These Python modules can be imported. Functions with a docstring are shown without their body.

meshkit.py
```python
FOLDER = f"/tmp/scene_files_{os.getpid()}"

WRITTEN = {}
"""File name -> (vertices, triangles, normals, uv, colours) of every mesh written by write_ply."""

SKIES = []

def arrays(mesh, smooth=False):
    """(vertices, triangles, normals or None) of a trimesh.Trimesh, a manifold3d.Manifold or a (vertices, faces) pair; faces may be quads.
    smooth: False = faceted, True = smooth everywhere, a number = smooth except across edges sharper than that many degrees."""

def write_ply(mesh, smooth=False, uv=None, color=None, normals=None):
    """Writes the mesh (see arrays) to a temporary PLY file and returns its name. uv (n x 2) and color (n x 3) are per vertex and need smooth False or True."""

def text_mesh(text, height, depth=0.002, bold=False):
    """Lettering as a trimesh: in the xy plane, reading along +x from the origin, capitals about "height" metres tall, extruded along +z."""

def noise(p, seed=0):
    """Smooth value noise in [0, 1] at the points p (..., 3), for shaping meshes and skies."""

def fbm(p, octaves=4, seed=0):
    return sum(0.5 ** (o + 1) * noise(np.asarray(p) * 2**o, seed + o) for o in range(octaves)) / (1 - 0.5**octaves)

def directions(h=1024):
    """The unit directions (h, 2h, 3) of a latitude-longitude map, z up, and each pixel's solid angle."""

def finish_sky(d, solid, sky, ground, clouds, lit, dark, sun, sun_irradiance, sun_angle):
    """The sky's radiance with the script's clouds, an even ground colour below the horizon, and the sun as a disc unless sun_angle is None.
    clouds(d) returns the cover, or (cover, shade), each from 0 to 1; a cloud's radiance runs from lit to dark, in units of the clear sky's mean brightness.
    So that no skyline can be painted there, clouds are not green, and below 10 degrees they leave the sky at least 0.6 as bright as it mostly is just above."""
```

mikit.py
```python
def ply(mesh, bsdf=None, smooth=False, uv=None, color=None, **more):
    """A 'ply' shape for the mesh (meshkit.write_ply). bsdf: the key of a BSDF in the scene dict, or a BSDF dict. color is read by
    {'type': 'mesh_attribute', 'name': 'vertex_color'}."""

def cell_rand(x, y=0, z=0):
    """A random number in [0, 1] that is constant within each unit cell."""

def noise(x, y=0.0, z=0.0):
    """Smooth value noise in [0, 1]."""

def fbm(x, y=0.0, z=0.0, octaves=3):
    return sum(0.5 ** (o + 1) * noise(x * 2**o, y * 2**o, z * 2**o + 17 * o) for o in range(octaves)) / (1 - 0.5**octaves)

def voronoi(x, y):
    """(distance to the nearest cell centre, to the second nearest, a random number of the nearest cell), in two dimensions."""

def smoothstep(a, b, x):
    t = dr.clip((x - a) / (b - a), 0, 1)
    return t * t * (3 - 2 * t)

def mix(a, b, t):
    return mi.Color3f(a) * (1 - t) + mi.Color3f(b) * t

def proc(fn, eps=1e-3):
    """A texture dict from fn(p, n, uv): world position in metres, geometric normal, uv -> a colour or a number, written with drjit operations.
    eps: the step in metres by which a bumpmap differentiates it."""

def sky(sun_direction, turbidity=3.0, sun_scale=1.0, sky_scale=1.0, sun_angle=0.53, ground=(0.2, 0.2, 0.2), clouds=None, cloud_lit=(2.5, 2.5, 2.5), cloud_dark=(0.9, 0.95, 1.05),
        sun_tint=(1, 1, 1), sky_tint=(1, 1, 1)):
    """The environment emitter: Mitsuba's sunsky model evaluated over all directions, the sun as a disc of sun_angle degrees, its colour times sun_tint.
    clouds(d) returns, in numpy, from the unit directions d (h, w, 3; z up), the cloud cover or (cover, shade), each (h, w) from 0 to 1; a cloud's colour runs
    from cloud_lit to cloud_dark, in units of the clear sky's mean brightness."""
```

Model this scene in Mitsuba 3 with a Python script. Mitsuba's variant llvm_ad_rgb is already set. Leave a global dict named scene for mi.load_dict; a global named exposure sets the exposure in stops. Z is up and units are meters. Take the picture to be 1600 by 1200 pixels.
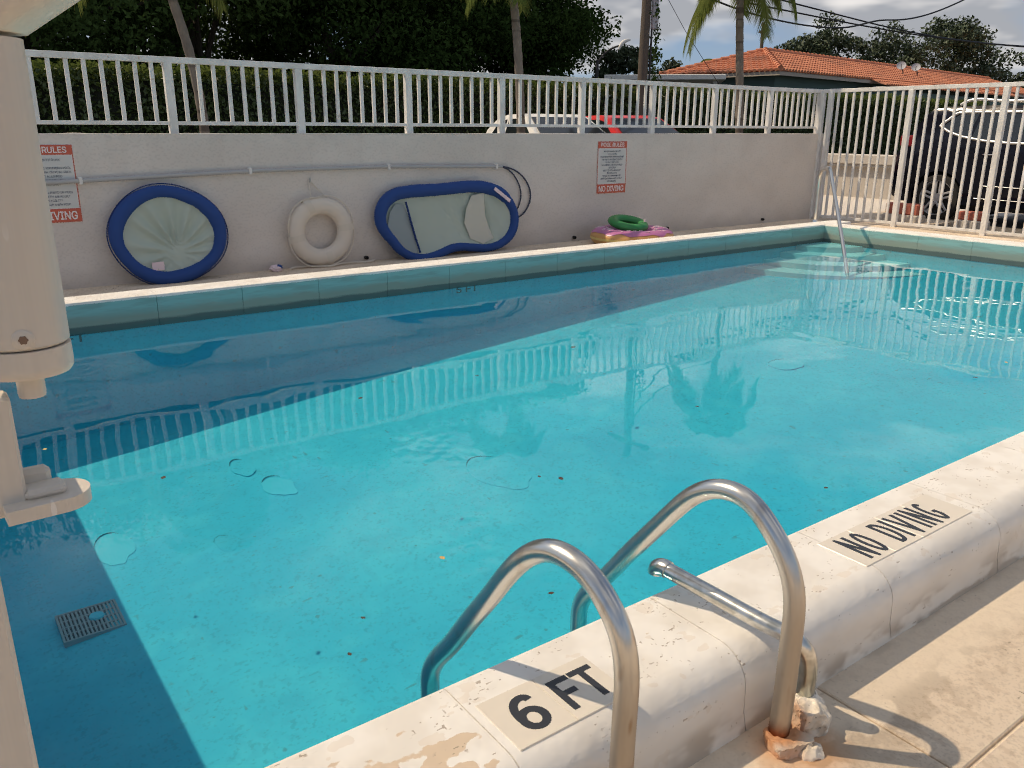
import math, random
import numpy as np, trimesh, manifold3d, shapely.geometry as sg, drjit as dr, mitsuba as mi, mikit, meshkit
from shapely import affinity, union_all
from mikit import noise, fbm, voronoi, smoothstep, mix, proc

T = mi.ScalarTransform4f
rng = np.random.default_rng(7)
scene, labels = {}, {}

# ------------------------------------------------------------------ camera, sky, exposure
F_PX = 1290.99
YAW, PITCH, ROLL = math.radians(36.185), math.radians(17.201), math.radians(0.259)
EYE = np.array([0.0, 0.0, 1.19])
_f = np.array([math.sin(YAW) * math.cos(PITCH), math.cos(YAW) * math.cos(PITCH), -math.sin(PITCH)])
_r0 = np.array([math.cos(YAW), -math.sin(YAW), 0]); _u0 = np.cross(_r0, _f)
_up = -math.sin(ROLL) * _r0 + math.cos(ROLL) * _u0
scene['camera'] = {'type': 'perspective', 'fov': 2 * math.degrees(math.atan(800 / F_PX)), 'fov_axis': 'x', 'near_clip': 0.05, 'far_clip': 400.0,
                   'to_world': T().look_at(origin=EYE.tolist(), target=(EYE + _f).tolist(), up=_up.tolist())}
SUN = np.array([-0.435, 0.473, 0.767])


def clouds(d):
    s = np.stack([d[..., 0] / (d[..., 2] + 0.22), d[..., 1] / (d[..., 2] + 0.22), d[..., 2] * 0.6], -1)
    a = meshkit.fbm(s * 2.1 + 3.7, 5, 3)
    b = meshkit.fbm(s * 5.0 + 9.1, 4, 8)
    cover = np.clip((a - 0.40) / 0.16, 0, 1) * 0.93
    shade = np.clip((b - 0.30) / 0.22, 0, 1)
    return cover, shade


scene['sky'] = mikit.sky(SUN.tolist(), turbidity=4, sun_scale=0.9, clouds=clouds, cloud_lit=(3.3, 3.15, 3.0), cloud_dark=(1.5, 1.53, 1.62), sun_tint=(1.0, 0.98, 0.93))
exposure = 1.36

# ------------------------------------------------------------------ helpers


def tag(key, label=None, category=None, group=None, kind=None):
    d = labels.setdefault(key, {})
    for k, v in (('label', label), ('category', category), ('group', group), ('kind', kind)):
        if v:
            d[k] = v
    return key


_count = {}


def num(key):
    n = _count.get(key, 0); _count[key] = n + 1
    return key if n == 0 else f'{key}_{n:03d}'


def put(key, mesh, mat, smooth=False, to_world=None, **kw):
    """One entry of the scene; a taken key gets the next number."""
    if key in scene or key not in labels:
        key = num(key)
    d = mesh if isinstance(mesh, dict) else mikit.ply(mesh, mat, smooth=smooth, **kw)
    if to_world is not None:
        d = {**d, 'to_world': to_world}
    scene[key] = d
    return key


def cat(ms):
    return trimesh.util.concatenate([m for m in ms if m is not None])


def tm(m):
    if hasattr(m, 'to_mesh'):
        q = m.to_mesh(); return trimesh.Trimesh(q.vert_properties[:, :3], q.tri_verts, process=False)
    return m


def mf(m):
    m = m.copy(); m.merge_vertices()
    return manifold3d.Manifold(manifold3d.Mesh(vert_properties=np.asarray(m.vertices, np.float32), tri_verts=np.asarray(m.faces, np.uint32)))


def box(x0, x1, y0, y1, z0, z1, b=0.0):
    c = np.array([(x0 + x1) / 2, (y0 + y1) / 2, (z0 + z1) / 2]); h = np.array([x1 - x0, y1 - y0, z1 - z0]) / 2
    if b <= 0:
        m = trimesh.creation.box(extents=2 * h); m.apply_translation(c); return m
    b = min(b, h.min() * 0.95); pts = []
    for s in np.ndindex(2, 2, 2):
        s = np.array(s) * 2 - 1
        for k in range(3):
            q = h - b; q[k] = h[k]; pts.append(s * q)
    m = trimesh.Trimesh(np.array(pts)).convex_hull
    m.apply_translation(c); return m


def tube(pts, r, n=10, closed=False, caps=True):
    p = np.asarray(pts, float); N = len(p)
    if closed:
        t = np.roll(p, -1, 0) - np.roll(p, 1, 0)
    else:
        t = np.gradient(p, axis=0)
    t /= np.linalg.norm(t, axis=1, keepdims=True) + 1e-12
    a = np.cross(t[0], [0, 0, 1.0] if abs(t[0][2]) < 0.9 else [1.0, 0, 0]); a /= np.linalg.norm(a)
    A = [a]
    for k in range(1, N):
        a = A[-1] - t[k] * (A[-1] @ t[k]); A.append(a / np.linalg.norm(a))
    A = np.array(A); B = np.cross(t, A); ang = np.arange(n) * 2 * np.pi / n
    r = np.broadcast_to(r, (N,))[:, None, None]
    v = p[:, None] + r * (np.cos(ang)[None, :, None] * A[:, None] + np.sin(ang)[None, :, None] * B[:, None])
    v = v.reshape(-1, 3); f = []
    for i in range(N if closed else N - 1):
        j = (i + 1) % N
        for k in range(n):
            l = (k + 1) % n
            f += [[i * n + k, i * n + l, j * n + l], [i * n + k, j * n + l, j * n + k]]
    if caps and not closed:
        v = np.vstack([v, p[:1], p[-1:]]); c0, c1 = len(v) - 2, len(v) - 1
        for k in range(n):
            l = (k + 1) % n
            f += [[c0, l, k], [c1, (N - 1) * n + k, (N - 1) * n + l]]
    return trimesh.Trimesh(v, np.array(f), process=False)


def spline(pts, n=40, closed=False):
    from scipy.interpolate import splprep, splev
    p = np.asarray(pts, float)
    if closed:
        p = np.vstack([p, p[:1]])
    tck, _ = splprep(p.T, s=0, per=closed, k=min(3, len(p) - 1))
    u = np.linspace(0, 1, n, endpoint=not closed)
    return np.array(splev(u, tck)).T


def lathe(profile, n=24):
    """profile: (r, z) pairs around the z axis."""
    p = np.asarray(profile, float); ang = np.arange(n) * 2 * np.pi / n
    v = np.stack([p[:, None, 0] * np.cos(ang), p[:, None, 0] * np.sin(ang), np.broadcast_to(p[:, None, 1], (len(p), n))], -1).reshape(-1, 3); f = []
    for i in range(len(p) - 1):
        for k in range(n):
            l = (k + 1) % n
            f += [[i * n + k, i * n + l, (i + 1) * n + l], [i * n + k, (i + 1) * n + l, (i + 1) * n + k]]
    return trimesh.Trimesh(v, np.array(f), process=False)


def prism(poly, h):
    return cat([trimesh.creation.extrude_polygon(g, h, engine='earcut') for g in getattr(poly, 'geoms', [poly])])


def moved(m, M):
    m = m.copy(); m.apply_transform(np.asarray(M, float)); return m


def frame(o, x, y, z):
    M = np.eye(4); M[:3, 0], M[:3, 1], M[:3, 2], M[:3, 3] = x, y, z, o
    return M


def at(x, y, z=0, deg=0, tilt=None):
    t = T().translate([x, y, z])
    return t.rotate([0, 0, 1], deg) if deg else t


def sweep_profile(prof, L, seg=1):
    """Closed profile (u, z) swept along +x from 0 to L: u becomes y."""
    m = prism(sg.Polygon(prof), L)                      # profile in xy, extruded along z
    return moved(m, frame([0, 0, 0], [0, 1, 0], [0, 0, 1], [1, 0, 0]))


def text_fit(text, w, h, bold=True, depth=0.0015):
    """Lettering of exactly w by h in the xy plane, lower left at the origin."""
    m = meshkit.text_mesh(text, 1.0, depth, bold)
    lo, hi = m.bounds
    m.apply_translation([-lo[0], -lo[1], 0]); m.apply_scale([w / (hi[0] - lo[0]), h / (hi[1] - lo[1]), 1]); return m


def chunk(seed, size, n=26):
    """A broken lump of concrete: a block with planes struck off, then roughened."""
    r = np.random.default_rng(seed)
    m = manifold3d.Manifold.cube([2, 2, 2], True)
    for _ in range(11):
        d = r.normal(size=3); d /= np.linalg.norm(d)
        m = m.trim_by_plane((-d).tolist(), -float(r.uniform(0.86, 1.12)))
    m = tm(m.scale([float(x) for x in size]).refine_to_length(0.005))
    v = np.asarray(m.vertices)
    return trimesh.Trimesh(v * (1 + (meshkit.fbm(v * 34 + seed, 4)[:, None] - 0.5) * 0.42) + (meshkit.fbm(v * 110 + seed, 3)[:, None] - 0.5) * 0.011, m.faces, process=False)


def blob(size, seed=0, amp=0.1, sub=3, freq=3.0):
    m = trimesh.creation.icosphere(subdivisions=sub)
    v = m.vertices; m.vertices = v * (1 + (meshkit.fbm(v * freq + seed, 3)[:, None] - 0.5) * amp) * size
    return m


def leaves(c, size, r, up=0.35, fold=0.25):
    """Folded diamond leaves at the centres c."""
    n = len(c); size = np.broadcast_to(size, (n,))[:, None]
    d = r.normal(size=(n, 3)); d[:, 2] -= 0.25; d /= np.linalg.norm(d, axis=1, keepdims=True)
    nn = r.normal(size=(n, 3)) * (1 - up) + [0, 0, up * 1.6]
    s = np.cross(d, nn); s /= np.linalg.norm(s, axis=1, keepdims=True) + 1e-9
    nn = np.cross(s, d)
    v = np.stack([c - d * size * 0.5, c + s * size * 0.26 + nn * size * fold * 0.3, c + d * size * 0.5, c - s * size * 0.26 + nn * size * fold * 0.3], 1).reshape(-1, 3)
    k = np.arange(n)[:, None] * 4
    f = np.concatenate([k + [0, 1, 2], k + [0, 2, 3]])
    return trimesh.Trimesh(v, f, process=False)


# ------------------------------------------------------------------ materials


def rgb(c):
    return {'type': 'rgb', 'value': list(c)} if not isinstance(c, dict) else c


def pm(name, color, rough=0.6, metallic=0.0, spec=0.5, bump=None, bscale=0.002, **kw):
    b = {'type': 'principled', 'base_color': rgb(color), 'roughness': rough, 'metallic': metallic, 'specular': spec, **kw}
    if bump is not None:
        b = {'type': 'bumpmap', 'arbitrary': bump, 'scale': bscale, 'nested': b}
    scene[name] = {'type': 'twosided', 'nested': b}
    return name


def inside_pool(p):
    return (p.x > -0.10) & (p.x < 9.85) & (p.y > 1.33) & (p.y < 6.50)


def coping_color(p, n, uv):
    g = fbm(p.x * 9, p.y * 9, p.z * 9, 4)
    white = mix((0.775, 0.75, 0.70), (0.70, 0.665, 0.605), smoothstep(0.35, 0.75, g))
    d2 = dr.square((p.x - 0.58) / 0.22) + dr.square((p.y - 1.15) / 0.11)
    patchy = fbm(p.x * 16, p.y * 22, 3.0, 4)
    worn = smoothstep(0.47, 0.51, patchy - 0.25 * dr.minimum(d2, 2.4) + 0.16)
    worn2 = smoothstep(0.70, 0.72, fbm(p.x * 13 + 40, p.y * 19, p.z * 13, 4)) * 0.35
    c = mix(white, (0.60, 0.485, 0.36), dr.maximum(worn, worn2 * 0.75))
    spk = noise(p.x * 120, p.y * 170, p.z * 120)
    sp2 = noise(p.x * 22 + 7, p.y * 30, p.z * 30)
    c = mix(c, (0.30, 0.24, 0.18), smoothstep(0.80, 0.9, spk) * smoothstep(0.55, 0.75, sp2) * 0.75)
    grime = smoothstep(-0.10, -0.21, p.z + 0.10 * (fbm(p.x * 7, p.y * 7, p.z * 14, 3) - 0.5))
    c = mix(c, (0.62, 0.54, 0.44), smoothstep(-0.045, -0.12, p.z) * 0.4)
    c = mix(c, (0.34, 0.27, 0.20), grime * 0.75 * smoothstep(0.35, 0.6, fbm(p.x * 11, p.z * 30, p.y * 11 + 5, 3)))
    gr = fbm(p.x * 5, p.y * 5, p.z * 26, 4)
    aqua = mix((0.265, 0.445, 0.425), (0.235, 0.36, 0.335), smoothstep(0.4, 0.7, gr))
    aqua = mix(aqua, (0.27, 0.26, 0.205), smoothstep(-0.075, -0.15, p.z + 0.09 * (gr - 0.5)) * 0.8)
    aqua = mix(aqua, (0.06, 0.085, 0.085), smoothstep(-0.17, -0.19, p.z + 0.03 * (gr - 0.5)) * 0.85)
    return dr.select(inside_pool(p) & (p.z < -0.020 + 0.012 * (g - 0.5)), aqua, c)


def pool_color(p, n, uv):
    a = fbm(p.x * 1.1, p.y * 1.1, p.z, 4)
    b = fbm(p.x * 5.5, p.y * 5.5, p.z * 4, 4)
    c = mix((0.020, 0.385, 0.52), (0.036, 0.435, 0.555), smoothstep(0.3, 0.7, a))
    c = mix(c, (0.085, 0.53, 0.60), smoothstep(0.5, 0.75, b) * 0.22)
    c = mix(c, (0.025, 0.33, 0.45), smoothstep(0.50, 0.72, fbm(p.x * 22, p.y * 22, 2.0, 3)) * 0.22)
    gv = fbm(p.x * 70, p.y * 70, p.z * 70, 2)
    c = mix(c, c * 0.72, smoothstep(0.55, 0.8, gv) * 0.5)
    c = mix(c, (0.022, 0.28, 0.39), smoothstep(0.60, 0.8, fbm(p.x * 2.3 + 9, p.y * 3.1, 0.0, 4)) * 0.18)
    sp = noise(p.x * 26, p.y * 26, p.z * 20)
    c = mix(c, (0.05, 0.20, 0.22), smoothstep(0.9, 0.97, sp) * 0.6)
    gr = fbm(p.x * 5, p.y * 5, p.z * 26, 4)
    scum = smoothstep(-0.235, -0.205, p.z)
    return mix(c, (0.06, 0.10, 0.10), scum * (0.75 + 0.2 * gr))


def deck_color(p, n, uv):
    a = fbm(p.x * 3.0, p.y * 3.0, 0.0, 4)
    b = fbm(p.x * 60, p.y * 60, 0.0, 2)
    c = mix((0.60, 0.50, 0.39), (0.51, 0.42, 0.32), smoothstep(0.3, 0.7, a))
    c = mix(c, (0.36, 0.27, 0.185), smoothstep(0.52, 0.75, b) * 0.3)
    c = mix(c, (0.64, 0.54, 0.42), smoothstep(0.60, 0.75, fbm(p.x * 35 + 4, p.y * 35, 0.0, 2)) * 0.4)
    spk = smoothstep(0.86, 0.93, noise(p.x * 95, p.y * 95, 1.0)) * smoothstep(0.4, 0.65, noise(p.x * 6, p.y * 9, 2.0))
    c = mix(c, (0.15, 0.11, 0.08), spk * 0.8)
    c = mix(c, c * 0.62, smoothstep(0.60, 0.80, noise(p.x * 210, p.y * 210, 5.0)) * 0.30)
    c = mix(c, (0.17, 0.13, 0.095), smoothstep(0.97, 1.012, p.y + 0.035 * (fbm(p.x * 12, p.y * 12, 9.0, 3) - 0.5)) * smoothstep(0.35, 0.6, fbm(p.x * 10, p.y * 30, 8.0, 3)) * smoothstep(1.1, 1.05, p.y) * 0.75)
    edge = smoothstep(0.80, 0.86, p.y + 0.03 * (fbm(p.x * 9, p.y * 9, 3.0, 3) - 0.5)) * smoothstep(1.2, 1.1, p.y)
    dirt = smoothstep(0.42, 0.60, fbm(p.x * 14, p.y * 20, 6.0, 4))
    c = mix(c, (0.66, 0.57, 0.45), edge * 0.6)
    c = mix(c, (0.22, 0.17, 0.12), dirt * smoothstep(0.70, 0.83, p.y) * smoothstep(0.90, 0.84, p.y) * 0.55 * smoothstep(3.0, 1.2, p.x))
    rust = smoothstep(0.17, 0.02, dr.sqrt(dr.square(p.x - 1.50) + dr.square(p.y - 0.90)) + 0.08 * (fbm(p.x * 22, p.y * 22, 0.0, 3) - 0.5))
    return mix(c, (0.50, 0.22, 0.06), rust * 0.6)


def wall_color(p, n, uv):
    a = fbm(p.x * 1.6, p.y, p.z * 2.2, 4)
    c = mix((0.70, 0.65, 0.60), (0.645, 0.595, 0.545), smoothstep(0.3, 0.75, a))
    st = smoothstep(0.5, 0.75, fbm(p.x * 7, 0.0, p.z * 0.9, 3)) * smoothstep(0.2, 1.1, p.z)
    c = mix(c, (0.50, 0.46, 0.42), st * 0.16)
    gn = fbm(p.x * 60, p.y * 60, p.z * 60, 2)
    c = mix(c, c * 0.80, smoothstep(0.5, 0.75, gn) * 0.35)
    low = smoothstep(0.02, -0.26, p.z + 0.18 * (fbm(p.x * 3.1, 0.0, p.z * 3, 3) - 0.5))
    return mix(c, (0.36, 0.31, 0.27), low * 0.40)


def stucco_bump(p, n, uv):
    return fbm(p.x * 45, p.y * 45, p.z * 45, 3)


def steel_color(p, n, uv):
    s = fbm(p.x * 30, p.y * 30, p.z * 9, 3)
    low = smoothstep(0.33, 0.10, p.z + 0.10 * (s - 0.5)) * smoothstep(1.2, 1.05, p.y)
    c = mix((0.66, 0.65, 0.62), (0.52, 0.46, 0.39), low)
    c = mix(c, (0.36, 0.25, 0.16), smoothstep(0.60, 0.75, s) * (0.25 + 0.6 * low))
    return mix(c, (0.24, 0.08, 0.03), smoothstep(-0.12, -0.17, p.z + 0.04 * (s - 0.5)) * smoothstep(1.2, 1.05, p.y))


def steel_rough(p, n, uv):
    s = fbm(p.x * 30, p.y * 30, p.z * 9, 3)
    return 0.20 + 0.26 * smoothstep(0.33, 0.10, p.z + 0.1 * (s - 0.5)) * smoothstep(1.2, 1.05, p.y) + 0.1 * s


def galv_color(p, n, uv):
    s = fbm(p.x * 40, p.y * 40, p.z * 40, 3)
    c = mix((0.72, 0.72, 0.70), (0.50, 0.50, 0.47), smoothstep(0.35, 0.7, s))
    return mix(c, (0.30, 0.33, 0.30), smoothstep(-0.02, -0.06, p.z + 0.05 * (s - 0.5)) * 0.6)


def rock_color(p, n, uv):
    s = fbm(p.x * 26, p.y * 26, p.z * 26, 4)
    c = mix((0.74, 0.68, 0.58), (0.50, 0.43, 0.34), smoothstep(0.35, 0.7, s))
    c = mix(c, (0.16, 0.13, 0.10), smoothstep(0.78, 0.86, noise(p.x * 110, p.y * 110, p.z * 110)) * 0.7)
    d = dr.sqrt(dr.square(p.x - 1.473) + dr.square(p.y - 0.935))
    return mix(c, (0.46, 0.18, 0.05), smoothstep(0.085, 0.03, d + 0.06 * (s - 0.5)) * 0.85)


def lot_color(p, n, uv):
    a = fbm(p.x * 0.8, p.y * 0.8, 0.0, 4); b = noise(p.x * 40, p.y * 40, 0.0)
    return mix(mix((0.085, 0.08, 0.075), (0.13, 0.12, 0.11), a), (0.20, 0.19, 0.17), smoothstep(0.8, 0.95, b) * 0.5)


def bark_color(p, n, uv):
    s = fbm(p.x * 16, p.y * 16, p.z * 9, 3)
    ring = smoothstep(0.62, 0.8, noise(p.z * 17, 0.0, 3.0))
    return mix(mix((0.14, 0.115, 0.095), (0.27, 0.235, 0.20), s), (0.07, 0.055, 0.045), ring * 0.7)


def roof_color(p, n, uv):
    s = fbm(p.x * 1.2, p.y * 1.2, p.z * 1.5, 4); t = mikit.cell_rand(p.x * 4.3, p.y * 4.3, p.z * 9)
    c = mix((0.46, 0.165, 0.088), (0.56, 0.24, 0.14), t)
    return mix(c, (0.27, 0.12, 0.08), smoothstep(0.52, 0.75, s) * 0.7)


def leaf_color(a, b):
    def fn(p, n, uv):
        return mix(a, b, fbm(p.x * 1.7, p.y * 1.7, p.z * 1.7, 3))
    return proc(fn)


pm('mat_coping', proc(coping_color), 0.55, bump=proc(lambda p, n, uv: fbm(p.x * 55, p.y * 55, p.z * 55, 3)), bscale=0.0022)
pm('mat_pool', proc(pool_color), 0.6)
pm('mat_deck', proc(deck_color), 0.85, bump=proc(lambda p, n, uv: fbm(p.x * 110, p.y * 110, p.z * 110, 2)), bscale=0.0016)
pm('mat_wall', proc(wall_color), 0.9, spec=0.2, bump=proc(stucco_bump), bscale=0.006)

pm('mat_steel', proc(steel_color), proc(steel_rough), 1.0)
pm('mat_chrome', (0.80, 0.79, 0.76), 0.13, 1.0)
pm('mat_galv', proc(galv_color), 0.24, 1.0)
pm('mat_rock', proc(rock_color), 0.9)
pm('mat_mortar', (0.46, 0.40, 0.32), 0.9)
pm('mat_lot', proc(lot_color), 0.85)
pm('mat_walk', (0.42, 0.39, 0.35), 0.85)
pm('mat_tile', (0.67, 0.615, 0.525), 0.28)
pm('mat_ink', (0.03, 0.033, 0.04), 0.4)
pm('mat_mark', (0.012, 0.06, 0.075), 0.5)
pm('mat_sign', (0.60, 0.60, 0.585), 0.45)
pm('mat_signred', (0.52, 0.10, 0.06), 0.45)
pm('mat_signwhite', (0.72, 0.70, 0.68), 0.5)
pm('mat_signink', (0.05, 0.07, 0.12), 0.5)
pm('mat_blue', (0.012, 0.055, 0.23), 0.75, sheen=0.4)
pm('mat_bluedark', (0.01, 0.035, 0.15), 0.75)
pm('mat_mesh', (0.44, 0.52, 0.46), 0.8)
pm('mat_meshpale', (0.55, 0.56, 0.49), 0.8)
pm('mat_meshgrey', (0.27, 0.33, 0.35), 0.8)
pm('mat_ring', (0.66, 0.60, 0.52), 0.6)
pm('mat_rope', (0.62, 0.57, 0.49), 0.9)
pm('mat_grey', (0.40, 0.40, 0.40), 0.45)
pm('mat_dark', (0.03, 0.03, 0.032), 0.6)
pm('mat_black', (0.012, 0.012, 0.013), 0.5)
pm('mat_cord', (0.035, 0.045, 0.08), 0.5)
pm('mat_green', (0.025, 0.22, 0.055), 0.35)
pm('mat_pink', (0.44, 0.15, 0.33), 0.35)
pm('mat_tan', (0.60, 0.33, 0.12), 0.35)
pm('mat_yellow', (0.72, 0.56, 0.20), 0.35)
pm('mat_sprinkle', (0.75, 0.62, 0.66), 0.35)
def mast_color(p, n, uv):
    st = fbm(p.x * 160, p.y * 160, p.z * 3.5, 3)
    c = mix((0.605, 0.55, 0.475), (0.588, 0.533, 0.46), smoothstep(0.3, 0.75, st))
    sc = smoothstep(0.86, 0.92, noise(p.x * 75, p.y * 75, p.z * 26)) * smoothstep(0.5, 0.7, noise(p.x * 9, p.y * 9, p.z * 6))
    c = mix(c, (0.78, 0.76, 0.72), sc * 0.7)
    return mix(c, (0.30, 0.23, 0.16), smoothstep(0.76, 0.84, fbm(p.x * 34, p.y * 34, p.z * 26, 3)) * 0.3)


def fence_color(p, n, uv):
    a = fbm(p.x * 14, p.y * 14, p.z * 5, 3)
    c = mix((0.76, 0.75, 0.725), (0.66, 0.645, 0.615), smoothstep(0.35, 0.75, a))
    return mix(c, (0.42, 0.30, 0.20), smoothstep(0.78, 0.86, fbm(p.x * 31, p.y * 31, p.z * 23, 2)) * 0.5)


pm('mat_fence', proc(fence_color), 0.38)
pm('mat_mast', proc(mast_color), 0.34, clearcoat=0.4, clearcoat_gloss=0.8)
pm('mat_screw', (0.44, 0.38, 0.31), 0.4)
pm('mat_crack', (0.20, 0.13, 0.09), 0.8)
pm('mat_bark', proc(bark_color), 0.9)
pm('mat_wood', (0.10, 0.085, 0.07), 0.9)
pm('mat_roof', proc(roof_color), 0.8)
pm('mat_house', (0.10, 0.16, 0.15), 0.9)
pm('mat_trim', (0.70, 0.69, 0.66), 0.6)
pm('mat_soffit', (0.42, 0.43, 0.46), 0.7)
pm('mat_navy', (0.006, 0.007, 0.014), 0.10, spec=0.3, clearcoat=0.0, clearcoat_gloss=0.95)
pm('mat_carwhite', (0.74, 0.74, 0.72), 0.3, clearcoat=1.0, clearcoat_gloss=0.95)
pm('mat_carred', (0.55, 0.035, 0.04), 0.3, clearcoat=1.0, clearcoat_gloss=0.95)
pm('mat_glass', (0.012, 0.016, 0.02), 0.06, spec=0.8)
pm('mat_tyre', (0.018, 0.018, 0.018), 0.8)
pm('mat_alloy', (0.62, 0.62, 0.63), 0.35, 0.6)
pm('mat_cartrim', (0.85, 0.84, 0.80), 0.42, 1.0)
pm('mat_tail', (0.22, 0.008, 0.012), 0.3)
pm('mat_stopred', (0.42, 0.13, 0.09), 0.8)
pm('mat_wood_light', (0.46, 0.41, 0.35), 0.85)
scene['mat_leafdark'] = {'type': 'principledthin', 'base_color': leaf_color((0.022, 0.045, 0.014), (0.075, 0.13, 0.034)), 'roughness': 0.5, 'diff_trans': 0.7}
scene['mat_leafmid'] = {'type': 'principledthin', 'base_color': leaf_color((0.04, 0.075, 0.024), (0.12, 0.19, 0.055)), 'roughness': 0.5, 'diff_trans': 0.8}
pm('mat_leaffar', leaf_color((0.030, 0.050, 0.026), (0.07, 0.10, 0.045)), 0.6)
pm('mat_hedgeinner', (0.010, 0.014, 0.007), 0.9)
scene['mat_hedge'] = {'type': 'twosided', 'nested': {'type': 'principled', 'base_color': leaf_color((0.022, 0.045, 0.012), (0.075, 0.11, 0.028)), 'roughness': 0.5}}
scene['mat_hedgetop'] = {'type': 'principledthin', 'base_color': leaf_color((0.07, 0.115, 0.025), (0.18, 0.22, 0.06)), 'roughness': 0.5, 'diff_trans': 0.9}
scene['mat_palm'] = {'type': 'principledthin', 'base_color': leaf_color((0.10, 0.16, 0.04), (0.24, 0.26, 0.075)), 'roughness': 0.45, 'diff_trans': 1.0}
scene['mat_water'] = {'type': 'thindielectric', 'int_ior': 1.145, 'ext_ior': 1.0, 'specular_transmittance': {'type': 'rgb', 'value': [0.82, 0.985, 1.0]}}
pm('mat_leaf1', (0.50, 0.38, 0.16), 0.6)
pm('mat_leaf2', (0.06, 0.045, 0.03), 0.6)
pm('mat_patch', (0.040, 0.430, 0.548), 0.6)
pm('mat_step', (0.24, 0.56, 0.60), 0.6)
pm('mat_crackline', (0.014, 0.19, 0.25), 0.7)
pm('mat_drain', (0.22, 0.26, 0.27), 0.5)
pm('mat_lotlight', (0.50, 0.46, 0.41), 0.85)

# ------------------------------------------------------------------ the setting: ground, deck, pool, water
PX0, PX1, PY0, PY1, WZ = -0.012, 9.80, 1.356, 6.45, -0.21
g = box(-60, 160, -60, 160, -0.60, -0.29)
g = tm(mf(box(-60, 160, -60, 160, -0.60, -0.29)) - mf(box(PX0 - 0.3, PX1 + 0.3, PY0 - 0.3, PY1 + 0.3, -1, 0)))
tag(put('ground', g, 'mat_lot'), kind='structure')

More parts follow.
